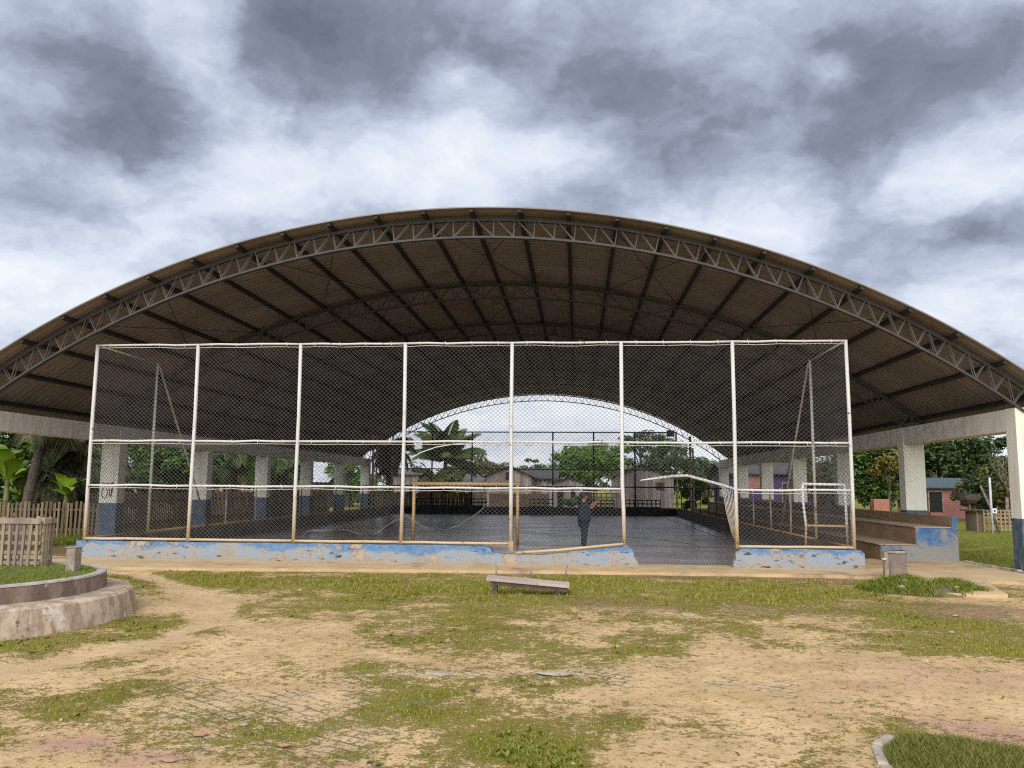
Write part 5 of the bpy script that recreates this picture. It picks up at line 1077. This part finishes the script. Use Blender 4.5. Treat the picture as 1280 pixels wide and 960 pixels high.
tree('sparse_tree', 'thin sparse tree far behind the roof of the plank house', at(668, 95), 3.6, (2.2, 1.6, 1.2), 14, 60, .16, LF['dark'], 22, .1, clump=.28)
tree('tall_tree', 'tall airy tree with open crown behind the pinkish plank house', at(800, 88), 6.2, (3.3, 2.4, 1.6), 22, 120, .16, LF['dark'], 23, .2, clump=.30, limbs=14)
tree('bushy_tree', 'dark bushy tree behind the right corner of the pinkish plank house', at(838, 80), 3.6, (3.4, 2.6, 2.6), 46, 170, .17, LF['dark'], 24, .22)
tree('bushy_tree', 'mid green bushy tree at the right end of the far fence', at(882, 84), 2.7, (2.8, 2.4, 1.8), 36, 160, .17, LF['mango'], 25, .2)
tree('shrub', 'bright green shrub growing before the small pale shed', at(724, 60), .45, (1.3, .7, .6), 18, 90, .10, LF['bright'], 26, .05, cat='shrub', limbs=4)
tree('shrub', 'olive green shrub hugging the pale corner post pair on the right', at(866, 53), .9, (.8, .8, 1.2), 18, 90, .10, LF['olive'], 27, .06, cat='shrub', limbs=4)
# right side
tree('mango_tree', 'dense dark mango tree with yellowish tips behind the second right column', at(1092, 46), 2.2, (2.0, 1.8, 2.1), 60, 200, .13, LF['mango'], 31, .22)
tree('mango_tree', 'yellow green young mango flush beside the dense dark mango tree', at(1112, 44.2), 2.75, (1.0, .8, .8), 22, 120, .11, LF['yellow'], 32, .1)
tree('tall_tree', 'tall dark tree over the salmon house', at(1176, 62), 4.2, (4.4, 3.0, 2.6), 60, 170, .2, LF['dark'], 33, .3)
tree('tall_tree', 'dark layered tree on the skyline right of the salmon house', at(1226, 60), 3.3, (2.2, 2.0, 2.0), 34, 150, .17, LF['dark'], 34, .2)
tree('bushy_tree', 'olive bush above the bamboo lattice at the right edge', at(1262, 42), 1.6, (1.5, 1.3, 1.6), 34, 120, .11, LF['olive'], 35, .12)
tree('bushy_tree', 'dark bush behind the bamboo lattice, left of the white pole', at(1222, 46), 1.5, (1.3, 1.2, 1.3), 26, 120, .12, LF['dark'], 36, .12)
tree('shrub', 'yellow green shrub behind the tub, right of the salmon house', at(1208, 48), 1.4, (.9, .8, .9), 18, 90, .10, LF['yellow'], 37, .06, cat='shrub')
bare('leafless tree with thin pale branches at the right edge of the lawn', at(1258, 41), 4.2, 41)
bare('leafless tree with spreading branches before the tall dark tree', at(1172, 56), 3.9, 44, 1.6)
tree('bushy_tree', 'olive green bush between the third and fourth right columns', at(1026, 50), 2.0, (2.0, 1.5, 1.9), 40, 150, .13, LF['olive'], 38, .15)
tree('bushy_tree', 'dark leafy tree behind the purple house', at(985, 70), 3.6, (2.2, 2, 1.7), 30, 130, .15, LF['dark'], 39, .2)
# left side
palm('palm_tree', 'coconut palm with rough slender trunk, nearest the left edge', at(33, 25.5), 4.2, 2.3, 18, 51, 'greypalm', (.35, .6), .14, el=(-.3, .9), droop=1.0, hang=.75)
palm('palm_tree', 'stout oil palm with shaggy trunk and grey green drooping fronds', at(67, 27.5), 2.0, 1.7, 26, 52, 'greypalm', (0, 0), .36, el=(-.6, 1.2), droop=1.2, hang=.8, leaf_l=.34)
palm('palm_tree', 'drooping palm seen between the second and third left columns', at(292, 40), 3.1, 2.4, 24, 53, 'palm', (0, 0), .16, el=(-.4, .9), droop=1.2, hang=1.0, leaf_l=.36)
palm('palm_tree', 'drooping dark palm by the pinkish cream house', at(345, 44), 2.9, 2.0, 20, 54, 'palm', (0, 0), .14, el=(-.6, .8), droop=1.1, hang=.9, leaf_l=.34)
palm('palm_tree', 'short dark palm behind the stout oil palm', at(97, 31), 2.4, 2.2, 22, 57, 'palm', (0, 0), .2, el=(-.4, 1.1), droop=1.1, hang=.7)
banana('bright yellow green banana plant at the left edge behind the picket fence', at(9, 26), 1.75, 10, 55, 1.5)
banana('middle sized banana plant between the left palm trunk and the crib', at(26, 27), 1.2, 9, 58, 1.2)
banana('small bright banana plant right of the stout oil palm', at(84, 26), 1.25, 8, 56, 1.05)
tree('bushy_tree', 'broad dark tree filling the gap behind the left palms', at(40, 38), 2.6, (5.0, 2.4, 2.8), 70, 170, .16, LF['mango'], 61, .3)
tree('bushy_tree', 'green bushy tree behind the column with the sprayed letters', at(178, 35), 2.1, (2.0, 1.6, 2.0), 44, 150, .13, LF['bright'], 62, .18)
tree('bushy_tree', 'dark bushy tree left of the second left column', at(226, 36), 2.4, (1.6, 1.6, 2.2), 40, 150, .13, LF['dark'], 63, .2)
tree('shrub', 'green undergrowth at the foot of the left banana plant', at(14, 27.2), .7, (1.5, .8, .8), 26, 110, .10, LF['palm'], 64, .06, cat='shrub')
tree('shrub', 'low leafy undergrowth between the stout palm and the fence corner', at(110, 29), .7, (1.5, .8, .9), 26, 110, .10, LF['mango'], 65, .06, cat='shrub')
tree('bushy_tree', 'rounded green tree between the last left columns', at(440, 62), 2.4, (1.7, 1.6, 2.0), 36, 140, .14, LF['bright'], 66, .15)
tree('bushy_tree', 'dark green tree beside the low house with pale metal roof', at(415, 72), 3.0, (1.8, 1.6, 1.8), 30, 130, .15, LF['mango'], 67, .15)
# the far wood
rg = np.random.default_rng(9); P = []; Nn = []
for i in range(420):
    x = rg.uniform(-150, 170); Y = rg.uniform(112, 135); hgt = 1.6 + 3.6 * float(fbm(x, 3.0, .06, 3)); c = np.array([x, Y, rg.uniform(.2, 1.0) * hgt]); u = rg.normal(size=(70, 3)); u /= np.linalg.norm(u, axis=1, keepdims=True); P.append(c + u * np.array([2.4, 1.6, 1.3]) * rg.uniform(.4, 1, (70, 1))); Nn.append(u + np.array([0, 0, .6]))
V, Q = kites(np.concatenate(P), np.concatenate(Nn), .45); tag(link('woodland', npmesh('woodland', V, Q), LF['dark']), 'far low wood along the horizon behind the houses', 'wood', None, 'stuff')
